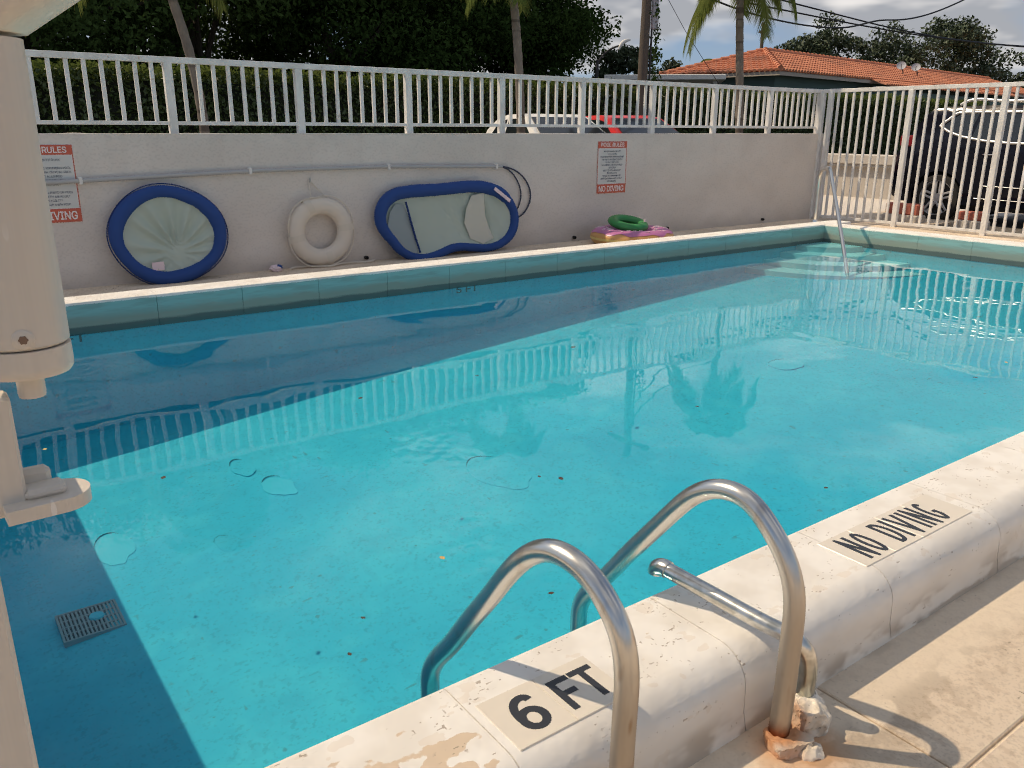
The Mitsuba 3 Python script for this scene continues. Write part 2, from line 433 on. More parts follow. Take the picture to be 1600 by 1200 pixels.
tag(put('pool_deck', cat([box(-3.5, 14.9, 6.78, 8.47, -0.30, -0.24), box(10.12, 12.9, -3.0, 6.78, -0.30, -0.24), box(-3.5, -0.37, 0.98, 6.78, -0.30, -0.24),
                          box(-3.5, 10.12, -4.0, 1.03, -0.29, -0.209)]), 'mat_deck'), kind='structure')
for y0, y1, xs in ((0.634, 1.03, (-2.4, -0.35, 1.725, 3.6, 5.5, 7.4, 9.3)), (-0.6, 0.626, (-2.0, 0.1, 2.45, 4.6, 6.7, 8.8))):
    for a, b in zip(xs[:-1], xs[1:]):
        put('pool_deck__slab', box(a + 0.003, b - 0.003, y0, y1, -0.235, -0.20, 0.004), 'mat_deck')

# coping: one stone profile, repeated
RB = 0.085
prof = [(0.0, -0.030), (0.003, -0.012), (0.010, -0.003), (0.022, 0.0)] + [(0.339 - RB + RB * math.sin(t), -RB + RB * math.cos(t)) for t in np.linspace(0, math.pi / 2, 9)] + \
       [(0.341, -0.15), (0.356, -0.215), (0.356, -0.235), (0.0, -0.235)]
MOD = 0.64
stone = sweep_profile(prof, MOD - 0.003)
stone_ply = mikit.ply(stone, 'mat_coping', smooth=35)
R_near = T([[1, 0, 0, 0], [0, -1, 0, 0], [0, 0, 1, 0], [0, 0, 0, 1]])       # mirrored: inner edge towards +y
xs = [0.80 + MOD * k for k in range(-2, 15)]
core = [box(-0.38, 10.10, PY0 - 0.30, PY0 - 0.03, -0.30, -0.03), box(-0.38, 10.10, PY1 + 0.03, PY1 + 0.30, -0.30, -0.03),
        box(PX1 + 0.03, PX1 + 0.30, PY0, PY1, -0.30, -0.031), box(PX0 - 0.30, PX0 - 0.03, PY0, PY1, -0.30, -0.031)]
tag(put('pool_coping', cat(core), 'mat_mortar'), kind='structure')
for x in xs:
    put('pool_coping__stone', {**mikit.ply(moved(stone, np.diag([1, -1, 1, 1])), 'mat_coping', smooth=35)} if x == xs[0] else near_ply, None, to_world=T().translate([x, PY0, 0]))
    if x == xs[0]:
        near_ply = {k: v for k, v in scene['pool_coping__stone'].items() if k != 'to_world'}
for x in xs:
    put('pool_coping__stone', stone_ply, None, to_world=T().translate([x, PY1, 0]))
ny = 8; my = (PY1 - PY0) / ny
side = sweep_profile(prof, my - 0.003)
right_ply = mikit.ply(moved(side, frame([0, 0, 0], [0, 1, 0], [1, 0, 0], [0, 0, 1])), 'mat_coping', smooth=35)
left_ply = mikit.ply(moved(side, frame([0, 0, 0], [0, 1, 0], [-1, 0, 0], [0, 0, 1])), 'mat_coping', smooth=35)
for k in range(ny):
    put('pool_coping__stone', right_ply, None, to_world=T().translate([PX1, PY0 + k * my + 0.002, 0]))
for k in range(ny):
    put('pool_coping__stone', left_ply, None, to_world=T().translate([PX0, PY0 + k * my + 0.002, 0]))

# pool shell: floor slopes from the deep left end to the shallow right end
from scipy.interpolate import PchipInterpolator
floor_z = PchipInterpolator([-0.3, 0.3, 1.25, 2.45, 3.685, 5.43, 6.70, 8.30, 10.1], [-1.06, -1.025, -0.953, -0.848, -0.750, -0.640, -0.570, -0.483, -0.40])
gx, gy = np.linspace(PX0 - 0.06, PX1 + 0.06, 60), np.linspace(PY0 - 0.06, PY1 + 0.06, 24)
GX, GY = np.meshgrid(gx, gy, indexing='ij')
GZ = floor_z(GX) + 0.012 * (meshkit.fbm(np.stack([GX, GY, GX * 0], -1) * 0.8, 3) - 0.5)
q = np.arange(60 * 24).reshape(60, 24)
fl = trimesh.Trimesh(np.stack([GX, GY, GZ], -1).reshape(-1, 3), np.vstack([np.stack([q[:-1, :-1], q[1:, :-1], q[1:, 1:]], -1).reshape(-1, 3), np.stack([q[:-1, :-1], q[1:, 1:], q[:-1, 1:]], -1).reshape(-1, 3)]), process=False)
walls = cat([box(PX0 - 0.2, PX1 + 0.2, PY0 - 0.2, PY0 - 0.006, -1.25, -0.121), box(PX0 - 0.2, PX1 + 0.2, PY1 + 0.006, PY1 + 0.2, -1.25, -0.121),
             box(PX0 - 0.2, PX0 - 0.006, PY0, PY1, -1.25, -0.122), box(PX1 + 0.006, PX1 + 0.2, PY0, PY1, -1.25, -0.122)])
tag(put('pool_basin', fl, 'mat_pool', smooth=True), kind='structure')
put('pool_basin__side_wall', walls, 'mat_pool')
for R, z in ((0.57, -0.226), (0.88, -0.292), (1.21, -0.358), (1.55, -0.424)):
    a = np.linspace(math.pi, 1.5 * math.pi, 40)
    ring = [(PX1 + 0.05, PY1 + 0.05)] + [(PX1 + R * math.cos(t), PY1 + R * math.sin(t)) for t in a]
    ring = [ring[0], (PX1 - R, PY1 + 0.05)] + ring[1:] + [(PX1 + 0.05, PY1 - R)]
    m = prism(sg.Polygon(ring).buffer(0), 0.5); m.apply_translation([0, 0, z - 0.5])
    put('pool_basin__step', m, 'mat_step')

nx, nyw = 560, 290
wx, wy = np.linspace(PX0 - 0.004, PX1 + 0.004, nx), np.linspace(PY0 - 0.004, PY1 + 0.004, nyw)
WX, WY = np.meshgrid(wx, wy, indexing='ij')
P3 = np.stack([WX, WY, WX * 0], -1)


def rip(f, amp, seed, sx=1.0, sy=1.0):
    return amp * (meshkit.noise(np.stack([WX * f * sx, WY * f * sy, WX * 0], -1), seed) - 0.5)


calm = 0.35 + 0.9 * meshkit.fbm(P3 * 0.45, 3, 5)
H = calm * (rip(1.3, 0.0040, 1) + rip(3.1, 0.0018, 2, 1, 1.3) + rip(6.0, 0.0006, 3, 1.2, 1.0) + rip(14.0, 0.00012, 4))
for cx, cy, rad, amp in ((1.79, 3.15, 0.10, 1), (1.80, 2.93, 0.09, 1), (1.70, 3.05, 0.08, 0.8), (1.40, 2.15, 0.10, 1.2), (1.49, 1.86, 0.09, 1), (1.42, 1.98, 0.1, 0.9), (1.55, 2.35, 0.1, 0.6)):
    rr = np.hypot(WX - cx, WY - cy)
    H += amp * np.exp(-(rr / rad) ** 2) * rip(24.0, 0.006, 9)
q = np.arange(nx * nyw).reshape(nx, nyw)
wf = np.vstack([np.stack([q[:-1, :-1], q[1:, :-1], q[1:, 1:]], -1).reshape(-1, 3), np.stack([q[:-1, :-1], q[1:, 1:], q[:-1, 1:]], -1).reshape(-1, 3)])
tag(put('pool_water', trimesh.Trimesh(np.stack([WX, WY, WZ + H], -1).reshape(-1, 3), wf, process=False), 'mat_water', smooth=True), kind='structure')

# marks on the coping and on the pool wall
k1 = tag('depth_marker', 'cream tile pair with black number 6 and letters FT on the near coping', 'depth marker')
TX, TY = 0.820, 1.086
for k in range(2):
    put(k1 + '__tile', box(TX + 0.1525 * k + 0.0008, TX + 0.1525 * (k + 1) - 0.0008, TY, TY + 0.165, -0.01, 0.0025, 0.001), 'mat_tile')
six = union_all([sg.LineString(spline([[0.060, 0.090, 0], [0.052, 0.1025, 0], [0.030, 0.100, 0], [0.012, 0.075, 0], [0.0095, 0.042, 0]], 40)[:, :2]).buffer(0.0095, cap_style=2),
                 affinity.translate(affinity.scale(sg.Point(0, 0).buffer(1.0, 24), 0.0355, 0.0365).difference(affinity.scale(sg.Point(0, 0).buffer(1.0, 24), 0.0155, 0.0185)), 0.0355, 0.0365)])
m = prism(six, 0.0012); m.apply_translation([TX + 0.046, TY + 0.024, 0.0022]); put(k1 + '__numeral', m, 'mat_ink')
eff = union_all([sg.box(0, 0, 0.017, 0.106), sg.box(0, 0.090, 0.056, 0.106), sg.box(0, 0.047, 0.050, 0.063)])
tee = union_all([sg.box(0, 0.090, 0.064, 0.106), sg.box(0.0235, 0, 0.0405, 0.106)])
for g_, x in ((eff, 0.166), (tee, 0.226)):
    m = prism(g_, 0.0012); m.apply_translation([TX + x, TY + 0.028, 0.0022]); put(k1 + '__lettering', m, 'mat_ink')
k2 = tag('no_diving_marker', 'cream tile strip lettered NO DIVING in black on the near coping', 'warning marker')
NX, NY = 2.055, 1.093
for k in range(4):
    put(k2 + '__tile', box(NX + 0.1525 * k + 0.0004, NX + 0.1525 * (k + 1) - 0.0004, NY, NY + 0.163, -0.01, 0.0025, 0.001), 'mat_tile')


def painted(ch, w, h, t):
    """One block letter as strokes of width t."""
    L = sg.LineString
    P = {'N': [[(0, 0), (0, 1), (1, 0), (1, 1)]], 'I': [[(0.5, 0), (0.5, 1)]], 'V': [[(0, 1), (0.5, 0), (1, 1)]]}
    arc = lambda cx, cy, rx, ry, a0, a1: [(cx + rx * math.cos(math.radians(a)), cy + ry * math.sin(math.radians(a))) for a in np.linspace(a0, a1, 28)]
    P['O'] = [arc(0.5, 0.5, 0.5, 0.5, 0, 360)]
    P['D'] = [[(0.35, 0), (0, 0), (0, 1), (0.35, 1)] + arc(0.35, 0.5, 0.65, 0.5, 90, -90)]
    P['G'] = [arc(0.5, 0.5, 0.5, 0.5, 52, 330) + [(0.98, 0.25), (0.98, 0.44), (0.6, 0.44)]]
    q = lambda pts: [(t / 2 + x * (w - t), t / 2 + y * (h - t)) for x, y in pts]
    return union_all([L(q(p)).buffer(t / 2, cap_style=3 if ch in 'NVI' else 2, join_style=2, mitre_limit=1.6) for p in P[ch]])


for word, x in (('NO', NX + 0.052), ('DIVING', NX + 0.222)):
    gl = []
    for ch in word:
        wl = 0.0125 if ch == 'I' else 0.048 if ch != 'V' else 0.056
        gl.append(affinity.translate(painted(ch, wl, 0.125, 0.0140), x, 0)); x += wl + 0.0145
    m = prism(union_all(gl), 0.001); m.apply_translation([0, NY + 0.018, 0.0023]); put(k2 + '__lettering', m, 'mat_ink')
for txt, x, wh in (('5 FT', 4.07, 'middle'), ('6 FT', 0.69, 'left end')):
    k3 = tag(num('wall_depth_marker'), f'small dark {txt} mark at the {wh} of the far pool waterline', 'depth marker')
    put(k3 + '__tile', box(x - 0.04, x + 0.29, PY1 + 0.001, PY1 + 0.012, -0.305, -0.213, 0.001), 'mat_pool')
    m = text_fit(txt, 0.24, 0.06); m = moved(m, frame([x, PY1 + 0.001, -0.285], [1, 0, 0], [0, 0, 1], [0, -1, 0])); put(k3 + '__lettering', m, 'mat_mark')

# ------------------------------------------------------------------ boundary wall and fences
w = tag('boundary_wall', 'low pale stucco wall along the far side of the pool under the white railing', 'wall')
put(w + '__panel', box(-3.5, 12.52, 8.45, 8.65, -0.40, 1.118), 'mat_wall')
cap = box(-3.5, 12.524, 8.447, 8.653, 1.118, 1.131)
cap = tm(mf(cap).refine_to_length(0.12)); cap.vertices = cap.vertices + (meshkit.noise(np.asarray(cap.vertices) * 5)[:, None] - 0.5) * [0, 0.004, 0.006]
put(w + '__cap', cap, 'mat_wall')
FY = 8.53
f = tag('wall_railing', 'white metal railing with square balusters on top of the stucco wall', 'railing')
put(f + '__top_rail', box(-3.5, 12.40, FY - 0.028, FY + 0.028, 1.755, 1.81, 0.004), 'mat_fence')
put(f + '__bottom_rail', box(-3.5, 12.40, FY - 0.019, FY + 0.019, 1.205, 1.24, 0.003), 'mat_fence')
post_ply = mikit.ply(box(-0.038, 0.038, -0.034, 0.034, 1.12, 1.757, 0.004), 'mat_fence')
bal_ply = mikit.ply(box(-0.0175, 0.0175, -0.0155, 0.0155, 1.238, 1.757, 0.003), 'mat_fence')
posts = [2.245 + 1.272 * k for k in range(-4, 9)]
for k, x in enumerate(posts):
    put(f + '__post', post_ply, None, to_world=T().translate([x, FY, 0]))
    if k < len(posts) - 1:
        for j in range(1, 9):
            put(f + '__baluster', bal_ply, None, to_world=T().translate([x + 1.272 * j / 9, FY, 0]))
FX = 12.40
f = tag('side_fence', 'tall white metal fence with balusters along the right end of the pool deck', 'fence')
put(f + '__top_rail', box(FX - 0.028, FX + 0.028, -3.8, 8.50, 1.755, 1.812, 0.004), 'mat_fence')
put(f + '__bottom_rail', box(FX - 0.019, FX + 0.019, -3.8, 8.44, -0.205, -0.165, 0.003), 'mat_fence')
post_ply = mikit.ply(box(-0.034, 0.034, -0.038, 0.038, -0.26, 1.757, 0.004), 'mat_fence')
bal_ply = mikit.ply(box(-0.0155, 0.0155, -0.0175, 0.0175, -0.167, 1.757, 0.003), 'mat_fence')
posts = [8.31 - 1.34 * k for k in range(8)]
put(f + '__post', post_ply, None, to_world=T().translate([FX, 8.46, 0]))
for k, y in enumerate(posts):
    put(f + '__post', post_ply, None, to_world=T().translate([FX, y, 0]))
    if k < len(posts) - 1:
        for j in range(1, 10):
            put(f + '__baluster', bal_ply, None, to_world=T().translate([FX, y - 1.34 * j / 10, 0]))


def pool_sign(x0, x1, z0, z1, label, lines):
    s = tag(num('rules_sign'), label, 'sign'); y = 8.449
    wd, ht = x1 - x0, z1 - z0
    put(s + '__panel', box(x0, x1, y - 0.008, y, z0, z1, 0.001), 'mat_sign')
    for xb in (x0, x1 - 0.008):
        put(s + '__border', box(xb, xb + 0.008, y - 0.0095, y - 0.007, z0, z1), 'mat_signred')
    put(s + '__heading_band', box(x0 + 0.001, x1 - 0.001, y - 0.0105, y - 0.006, z1 - 0.085, z1 - 0.001), 'mat_signred')
    put(s + '__warning_band', box(x0 + 0.001, x1 - 0.001, y - 0.0105, y - 0.006, z0 + 0.001, z0 + 0.120), 'mat_signred')

    def line(txt, cx, zb, h, wmax, mat, name, bold=True):
        m = meshkit.text_mesh(txt, 1.0, 0.0015, bold); wtxt = (m.bounds[1] - m.bounds[0])[0]
        wt = min(wmax, wtxt * h * 0.95); m = text_fit(txt, wt, h, bold)
        put(s + '__' + name, moved(m, frame([cx - wt / 2, y - 0.0100, zb], [1, 0, 0], [0, 0, 1], [0, -1, 0])), mat)
    c = (x0 + x1) / 2
    line('POOL RULES', c, z1 - 0.070, 0.055, wd * 0.80, 'mat_signwhite', 'heading')
    line('NO DIVING', c, z0 + 0.022, 0.076, wd * 0.86, 'mat_signwhite', 'warning')
    zz = z1 - 0.125; step = (zz - (z0 + 0.125)) / len(lines)
    for t in lines:
        if t:
            line(t, c, zz - step * 0.35, step * 0.55, wd * 0.86, 'mat_signink', 'text_line', False)
        zz -= step


pool_sign(0.86, 1.335, 0.365, 1.035, 'pool rules sign with red bands behind the grey pole, near the left edge',
          ['OPEN 8 AM TO DUSK', '', 'SHOWER BEFORE ENTERING POOL', 'NO FOOD OR DRINK ON POOL DECK', 'NO GLASS ALLOWED', 'NO PETS IN POOL OR', 'RESIDENTS ONLY', '', 'NO DIAPERS ALLOWED IN POOL', 'CHILDREN WITH AN ADULT', 'USE OF FACILITY', 'SWIM AT YOUR OWN RISK'])
pool_sign(7.555, 8.075, 0.36, 1.03, 'pool rules sign alone on the right half of the wall above the donut float',
          ['NO LIFEGUARD ON DUTY', 'POOL HOURS', 'SHOWER BEFORE ENTERING POOL', 'NO FOOD OR DRINK IN POOL', 'NO PETS OR GLASS', 'NO RUNNING OR ROUGH PLAY', 'CHILDREN', 'MUST BE WITH AN ADULT', 'MAX BATHERS', 'SWIM AT YOUR OWN RISK', 'RESIDENTS AND GUESTS ONLY', 'NO SMOKING'])

# pole and cable on the wall
k = tag('skimmer_pole', 'long pale grey pole hung along the stucco wall above the blue floats', 'pole')
put(k + '__tube', tube([[-0.4, 8.41, 0.685], [1.3, 8.41, 0.722], [2.2, 8.41, 0.750], [2.9, 8.41, 0.770]], 0.021, 10), 'mat_grey', smooth=40)
put(k + '__tube', tube([[2.9, 8.41, 0.770], [4.4, 8.41, 0.780], [5.99, 8.41, 0.748]], 0.019, 10), 'mat_grey', smooth=40)
for x, z in ((1.36, 0.724), (2.9, 0.770), (4.45, 0.778), (5.9, 0.750)):
    put(k + '__bracket', box(x - 0.014, x + 0.014, 8.382, 8.452, z - 0.032, z + 0.032, 0.004), 'mat_trim')
cab = spline([[5.98, 8.41, 0.748], [6.12, 8.41, 0.72], [6.33, 8.42, 0.60], [6.44, 8.43, 0.38], [6.38, 8.43, 0.22], [6.20, 8.42, 0.12]], 40)
cab2 = spline([[5.98, 8.415, 0.745], [6.08, 8.415, 0.71], [6.22, 8.42, 0.58], [6.29, 8.43, 0.40], [6.24, 8.43, 0.24], [6.10, 8.42, 0.15]], 40)
k = tag('cable_loop', 'dark cable looping down from the pole end to the kidney float', 'cable')
put(k + '__strand', tube(cab, 0.010, 7), 'mat_cord', smooth=60); put(k + '__strand', tube(cab2, 0.009, 7), 'mat_cord', smooth=60)

# ------------------------------------------------------------------ floats, ring, small things along the wall


def disc_surface(loop, centre, fn, rings=16):
    """A membrane spanning the closed loop, displaced along y by fn(radius 0..1, angle index)."""
    loop = np.asarray(loop); n = len(loop); v = [centre]; f = []
    for i in range(1, rings + 1):
        s = i / rings; v += list(centre + (loop - centre) * s)
    v = np.array(v)
    for k in range(n):
        f.append([0, 1 + k, 1 + (k + 1) % n])
    for i in range(rings - 1):
        for k in range(n):
            a, b = 1 + i * n + k, 1 + i * n + (k + 1) % n
            f += [[a, a + n, b + n], [a, b + n, b]]
    s = np.concatenate([[0], np.repeat(np.arange(1, rings + 1) / rings, n)]); th = np.concatenate([[0], np.tile(np.arange(n) / n, rings)])
    v[:, 1] += fn(s, th, v)
    return trimesh.Trimesh(v, np.array(f), process=False)


# round float, leaning on the wall
k = tag('round_float', 'round pool float with blue fabric ring and sagging pale mesh centre leaning on the wall', 'pool float')
ang = np.linspace(0, 2 * np.pi, 72, endpoint=False)
cx, cz = 2.045, 0.205
rx, rz = 0.462, 0.402
ly = lambda z: 8.415 - (0.68 - z) * 0.10
loop = np.stack([cx + rx * np.cos(ang) * (1 + 0.03 * np.cos(2 * ang + 0.5)) + 0.03 * np.sin(ang), 0 * ang, cz + rz * np.sin(ang) * (1 + 0.03 * np.cos(3 * ang)) - 0.02 * np.cos(ang)], 1)
loop[:, 1] = ly(loop[:, 2]) - 0.05
ringm = tube(loop, 0.062 + 0.006 * np.sin(ang * 3), 14, closed=True)
v = np.asarray(ringm.vertices).copy(); v += (meshkit.fbm(v * 16, 3)[:, None] - 0.5) * 0.012; ringm.vertices = v
put(k + '__ring', ringm, 'mat_blue', smooth=60)
piping = loop.copy(); piping[:, 0] = cx + (piping[:, 0] - cx) * 1.155; piping[:, 2] = cz + (piping[:, 2] - cz) * 1.175; piping[:, 1] += 0.0
put(k + '__piping', tube(piping, 0.006, 6, closed=True), 'mat_bluedark', smooth=60)


def sag(s, th, v):
    a = np.arctan2(v[:, 2] - (cz - 0.17), v[:, 0] - cx - 0.06)
    r = np.hypot(v[:, 2] - (cz - 0.17), v[:, 0] - cx - 0.06)
    pl = (0.5 + 0.5 * np.cos(a * 15 + 3 * meshkit.noise(np.stack([a * 2, a * 0, a * 0], -1)))) ** 1.6
    return 0.05 * (1 - s ** 2) - 0.050 * pl * (1 - s ** 3) * np.clip(r / 0.2, 0.1, 1) - 0.03 * np.exp(-(r / 0.12) ** 2)


inner = loop.copy()
put(k + '__mesh_panel', disc_surface(inner, np.array([cx, ly(cz) - 0.05, cz]), sag, 20), 'mat_mesh', smooth=True)
put(k + '__care_label', moved(box(-0.055, 0.055, -0.002, 0.002, -0.04, 0.04), frame([1.90, 8.285, -0.075], [1, 0, 0.03], [0, 1, 0], [-0.03, 0, 1])), 'mat_sprinkle')

# kidney float
k = tag('kidney_float', 'kidney-shaped pool lounger with blue rim, pale mesh seat and grey headrest leaning on the wall', 'pool float')
pix = [(4.29, 0.30), (4.40, 0.44), (4.66, 0.505), (5.1, 0.515), (5.55, 0.53), (5.85, 0.47), (6.05, 0.31), (6.10, 0.10), (5.98, -0.10), (5.75, -0.185), (5.45, -0.17), (5.20, -0.155), (4.97, -0.215), (4.75, -0.235), (4.55, -0.17), (4.37, 0.02), (4.28, 0.18)]
lp = np.array([[x, 8.36 - (0.55 - z) * 0.12, z] for x, z in pix])
lp = spline(lp, 110, closed=True)
tang = np.roll(lp, -1, 0) - np.roll(lp, 1, 0); tang /= np.linalg.norm(tang, axis=1, keepdims=True)
rimr = 0.056 + 0.014 * np.clip(lp[:, 2] / 0.3, -1, 1) * (lp[:, 0] < 6)
ringm = tube(lp, rimr, 14, closed=True)
v = np.asarray(ringm.vertices).copy(); v += (meshkit.fbm(v * 14 + 4, 3)[:, None] - 0.5) * 0.012; ringm.vertices = v
put(k + '__rim', ringm, 'mat_blue', smooth=60)
cen = np.array([5.2, 8.36 - 0.05, 0.17])


def sag2(s, th, v):
    fold = 0.05 * np.exp(-((v[:, 0] - 5.66 - 0.3 * (0.2 - v[:, 2])) / 0.035) ** 2)
    rip_ = 0.014 * np.sin(v[:, 0] * 24 + v[:, 2] * 16) * np.clip((v[:, 0] - 4.9) / 0.8, 0, 1)
    return 0.045 * (1 - s ** 2) + (fold + rip_) * (1 - s ** 4)


put(k + '__mesh_seat', disc_surface(lp, cen, sag2, 20), 'mat_mesh', smooth=True)
pad = sg.Polygon([(4.36, 0.15), (4.40, 0.29), (4.47, 0.37), (4.56, 0.36), (4.62, 0.20), (4.67, -0.02), (4.70, -0.17), (4.62, -0.165), (4.50, -0.08), (4.40, 0.03)]).buffer(0.01)
put(k + '__headrest', moved(prism(pad, 0.012), frame([0, 8.288, 0], [1, 0, 0], [0, 0.09, 1], [0, -1, 0.09])), 'mat_meshgrey')
put(k + '__seam', tube([[4.585, 8.29, 0.40], [4.63, 8.275, 0.20], [4.68, 8.262, 0.0], [4.73, 8.25, -0.17]], 0.012, 8), 'mat_bluedark', smooth=60)
pale = sg.Polygon([(5.50, 0.42), (5.66, 0.44), (5.66, 0.2), (5.70, 0.05), (5.76, -0.08), (5.62, -0.13), (5.45, -0.06), (5.38, 0.12), (5.42, 0.28)]).buffer(0.01)
put(k + '__seat_panel', moved(prism(pale, 0.006), frame([0, 8.300, 0], [1, 0, 0], [0, 0.10, 1], [0, -1, 0.10])), 'mat_meshpale')
lg = [cx_ for cx_ in np.linspace(0, 1, 9)]
put(k + '__logo_patch', cat([moved(box(-0.02, 0.02, -0.002, 0.004, -0.02, 0.02), frame([5.79 + 0.19 * s, 8.262 - 0.012 * s, 0.495 - 0.135 * s], [0.8, 0, -0.55], [0, 1, 0], [0.55, 0, 0.8])) for s in lg]), 'mat_sprinkle')

# life ring
k = tag('life_ring', 'white life ring buoy with strap bands hanging on the wall by a rope', 'life ring')
cx, cz, R, r = 3.585, 0.135, 0.278, 0.088
loop = np.stack([cx + R * np.cos(ang) * 0.985, 8.345 - 0.03 * np.sin(ang) * 0, cz + R * np.sin(ang) * 0.97], 1); loop[:, 1] = 8.345
v = tube(loop, r, 18, closed=True); vv = np.asarray(v.vertices).copy(); vv[:, 1] = 8.345 + (vv[:, 1] - 8.345) * 0.72; v.vertices = vv
put(k + '__ring', v, 'mat_ring', smooth=60)
for a in (2.02, 0.12, -1.35, -2.95):
    c = np.array([cx + R * math.cos(a), 8.345, cz + R * math.sin(a)]); er = np.array([math.cos(a), 0, math.sin(a)])
    bb = np.linspace(0, 2 * np.pi, 20, endpoint=False); wd = np.array([-math.sin(a), 0, math.cos(a)])
    rows = [c + er * (r * 1.05) * np.cos(t) + np.array([0, 1, 0]) * (r * 0.72 * 1.06) * np.sin(t) for t in bb]
    vb = np.vstack([np.array(rows) - wd * 0.035, np.array(rows) + wd * 0.035]); n_ = len(bb)
    fb = [[i, (i + 1) % n_, n_ + (i + 1) % n_] for i in range(n_)] + [[i, n_ + (i + 1) % n_, n_ + i] for i in range(n_)]
    put(k + '__band', trimesh.Trimesh(vb, np.array(fb), process=False), 'mat_rope', smooth=60)
rp = []
for a in np.linspace(0, 2 * np.pi, 80):
    rr = R + r * 0.92 + 0.03 * abs(math.sin(2 * (a - 0.12)))
    rp.append([cx + rr * math.cos(a), 8.325 - 0.01 * math.sin(a * 5), cz + rr * math.sin(a)])
put(k + '__grab_rope', tube(rp, 0.007, 6), 'mat_rope', smooth=60)
put(k + '__hanging_rope', tube(spline([[3.47, 8.28, 0.40], [3.50, 8.36, 0.52], [3.53, 8.43, 0.66], [3.58, 8.42, 0.60], [3.68, 8.36, 0.48], [3.72, 8.30, 0.38]], 30), 0.006, 6), 'mat_rope', smooth=60)
put(k + '__hook', tube(spline([[3.53, 8.46, 0.655], [3.53, 8.425, 0.65], [3.53, 8.415, 0.668], [3.53, 8.42, 0.685]], 12), 0.007, 7), 'mat_grey', smooth=60)
k = tag('throw_line', 'loose pale rope lying at the wall base under the life ring', 'rope')
put(k, tube(spline([[3.2, 8.30, -0.222], [3.45, 8.33, -0.222], [3.62, 8.25, -0.222], [3.82, 8.34, -0.222], [4.05, 8.30, -0.222], [4.2, 8.36, -0.222]], 50), 0.009, 6), 'mat_rope', smooth=60)
k = tag('crumpled_wrapper', 'small crumpled blue and white wrapper at the wall base left of the life ring', 'litter')
put(k + '__paper', moved(blob([0.065, 0.05, 0.035], 3, 1.1, 2, 2.2), frame([3.06, 8.34, -0.21], [1, 0, 0], [0, 1, 0], [0, 0, 1])), 'mat_sprinkle')
put(k + '__print', moved(blob([0.035, 0.03, 0.025], 5, 1.0, 2, 2.2), frame([3.09, 8.32, -0.195], [1, 0, 0], [0, 1, 0], [0, 0, 1])), 'mat_blue')
for i, (x, z) in enumerate(((4.14, -0.20), (7.18, -0.19), (8.93, -0.18), (11.1, -0.18))):
    place = ('between the life ring and the kidney float', 'just left of the donut float', 'just right of the donut float', 'nearest the fence corner')[i]
    kk = tag(num('weep_pipe'), f'short black drain stub at the wall base {place}', 'pipe', 'drain stubs along the wall base')
    put(kk, moved(lathe([(0.0, 0), (0.020, 0), (0.021, 0.05), (0.016, 0.053), (0.015, 0.01), (0, 0.01)], 14), frame([x, 8.46, z], [1, 0, 0], [0, 0, 1], [0, -1, 0])), 'mat_black', smooth=40)

# inflatables
k = tag('donut_float', 'inflatable donut with pink icing over a tan and yellow body by the wall', 'inflatable')
cx, cy, cz, R, r = 7.58, 7.76, -0.135, 0.385, 0.150


def torus_band(lo, hi, off, wav=0.0, n=64, mseg=18):
    """Part of a torus surface between tube angles lo and hi (0 = outward, pi/2 = up)."""
    A = np.linspace(0, 2 * np.pi, n, endpoint=False); v = []
    for a in A:
        l = lo + wav * (math.sin(a * 9) + 0.6 * math.sin(a * 14 + 1)); h = hi - wav * (math.sin(a * 7 + 2))
        for t in np.linspace(l, h, mseg):
            rr = R + (r + off) * math.cos(t); v.append([cx + rr * math.cos(a), cy + rr * math.sin(a), cz + (r + off) * 0.72 * math.sin(t)])
    f = []
    for i in range(n):
        for j in range(mseg - 1):
            a, b = i * mseg + j, ((i + 1) % n) * mseg + j
            f += [[a, b, b + 1], [a, b + 1, a + 1]]
    return trimesh.Trimesh(np.array(v), np.array(f), process=False)


put(k + '__body', torus_band(-math.pi, math.pi, 0.0, 0.0, 64, 28), 'mat_tan', smooth=True)
put(k + '__seam_band', torus_band(-0.16, 0.10, 0.004), 'mat_yellow', smooth=True)
put(k + '__icing', torus_band(0.62, math.pi - 0.2, 0.006, 0.12, 96), 'mat_pink', smooth=True)
sp = np.random.default_rng(4)
put(k + '__sprinkles', cat([moved(box(-0.022, 0.022, -0.006, 0.006, -0.003, 0.003), frame([cx + rr * math.cos(a), cy + rr * math.sin(a), cz + (r + 0.01) * 0.72 * math.sin(t)], [math.cos(b), math.sin(b), 0], [-math.sin(b), math.cos(b), 0], [0, 0, 1]))
                            for a, t, b in zip(sp.uniform(0, 6.28, 60), sp.uniform(1.1, 2.2, 60), sp.uniform(0, 3.1, 60)) for rr in [R + (r + 0.012) * math.cos(t)]]), 'mat_sprinkle')
labels[k + '__sprinkles'] = {'kind': 'stuff'}
k = tag('swim_ring', 'small green inflatable swim ring lying on top of the donut float', 'inflatable')
cx, cy, cz, R, r = 7.58, 7.84, 0.025, 0.195, 0.070
m = torus_band(-math.pi, math.pi, 0, 0, 48, 20)
put(k + '__ring', moved(m, trimesh.transformations.rotation_matrix(0.22, [1, 0, 0], [cx, cy, cz])), 'mat_green', smooth=True)
put(k + '__valve', moved(lathe([(0.014, 0), (0.014, 0.03), (0, 0.032)], 10), frame([7.74, 7.70, 0.045], [1, 0, 0], [0, 1, 0], [0, 0, 1])), 'mat_sprinkle')

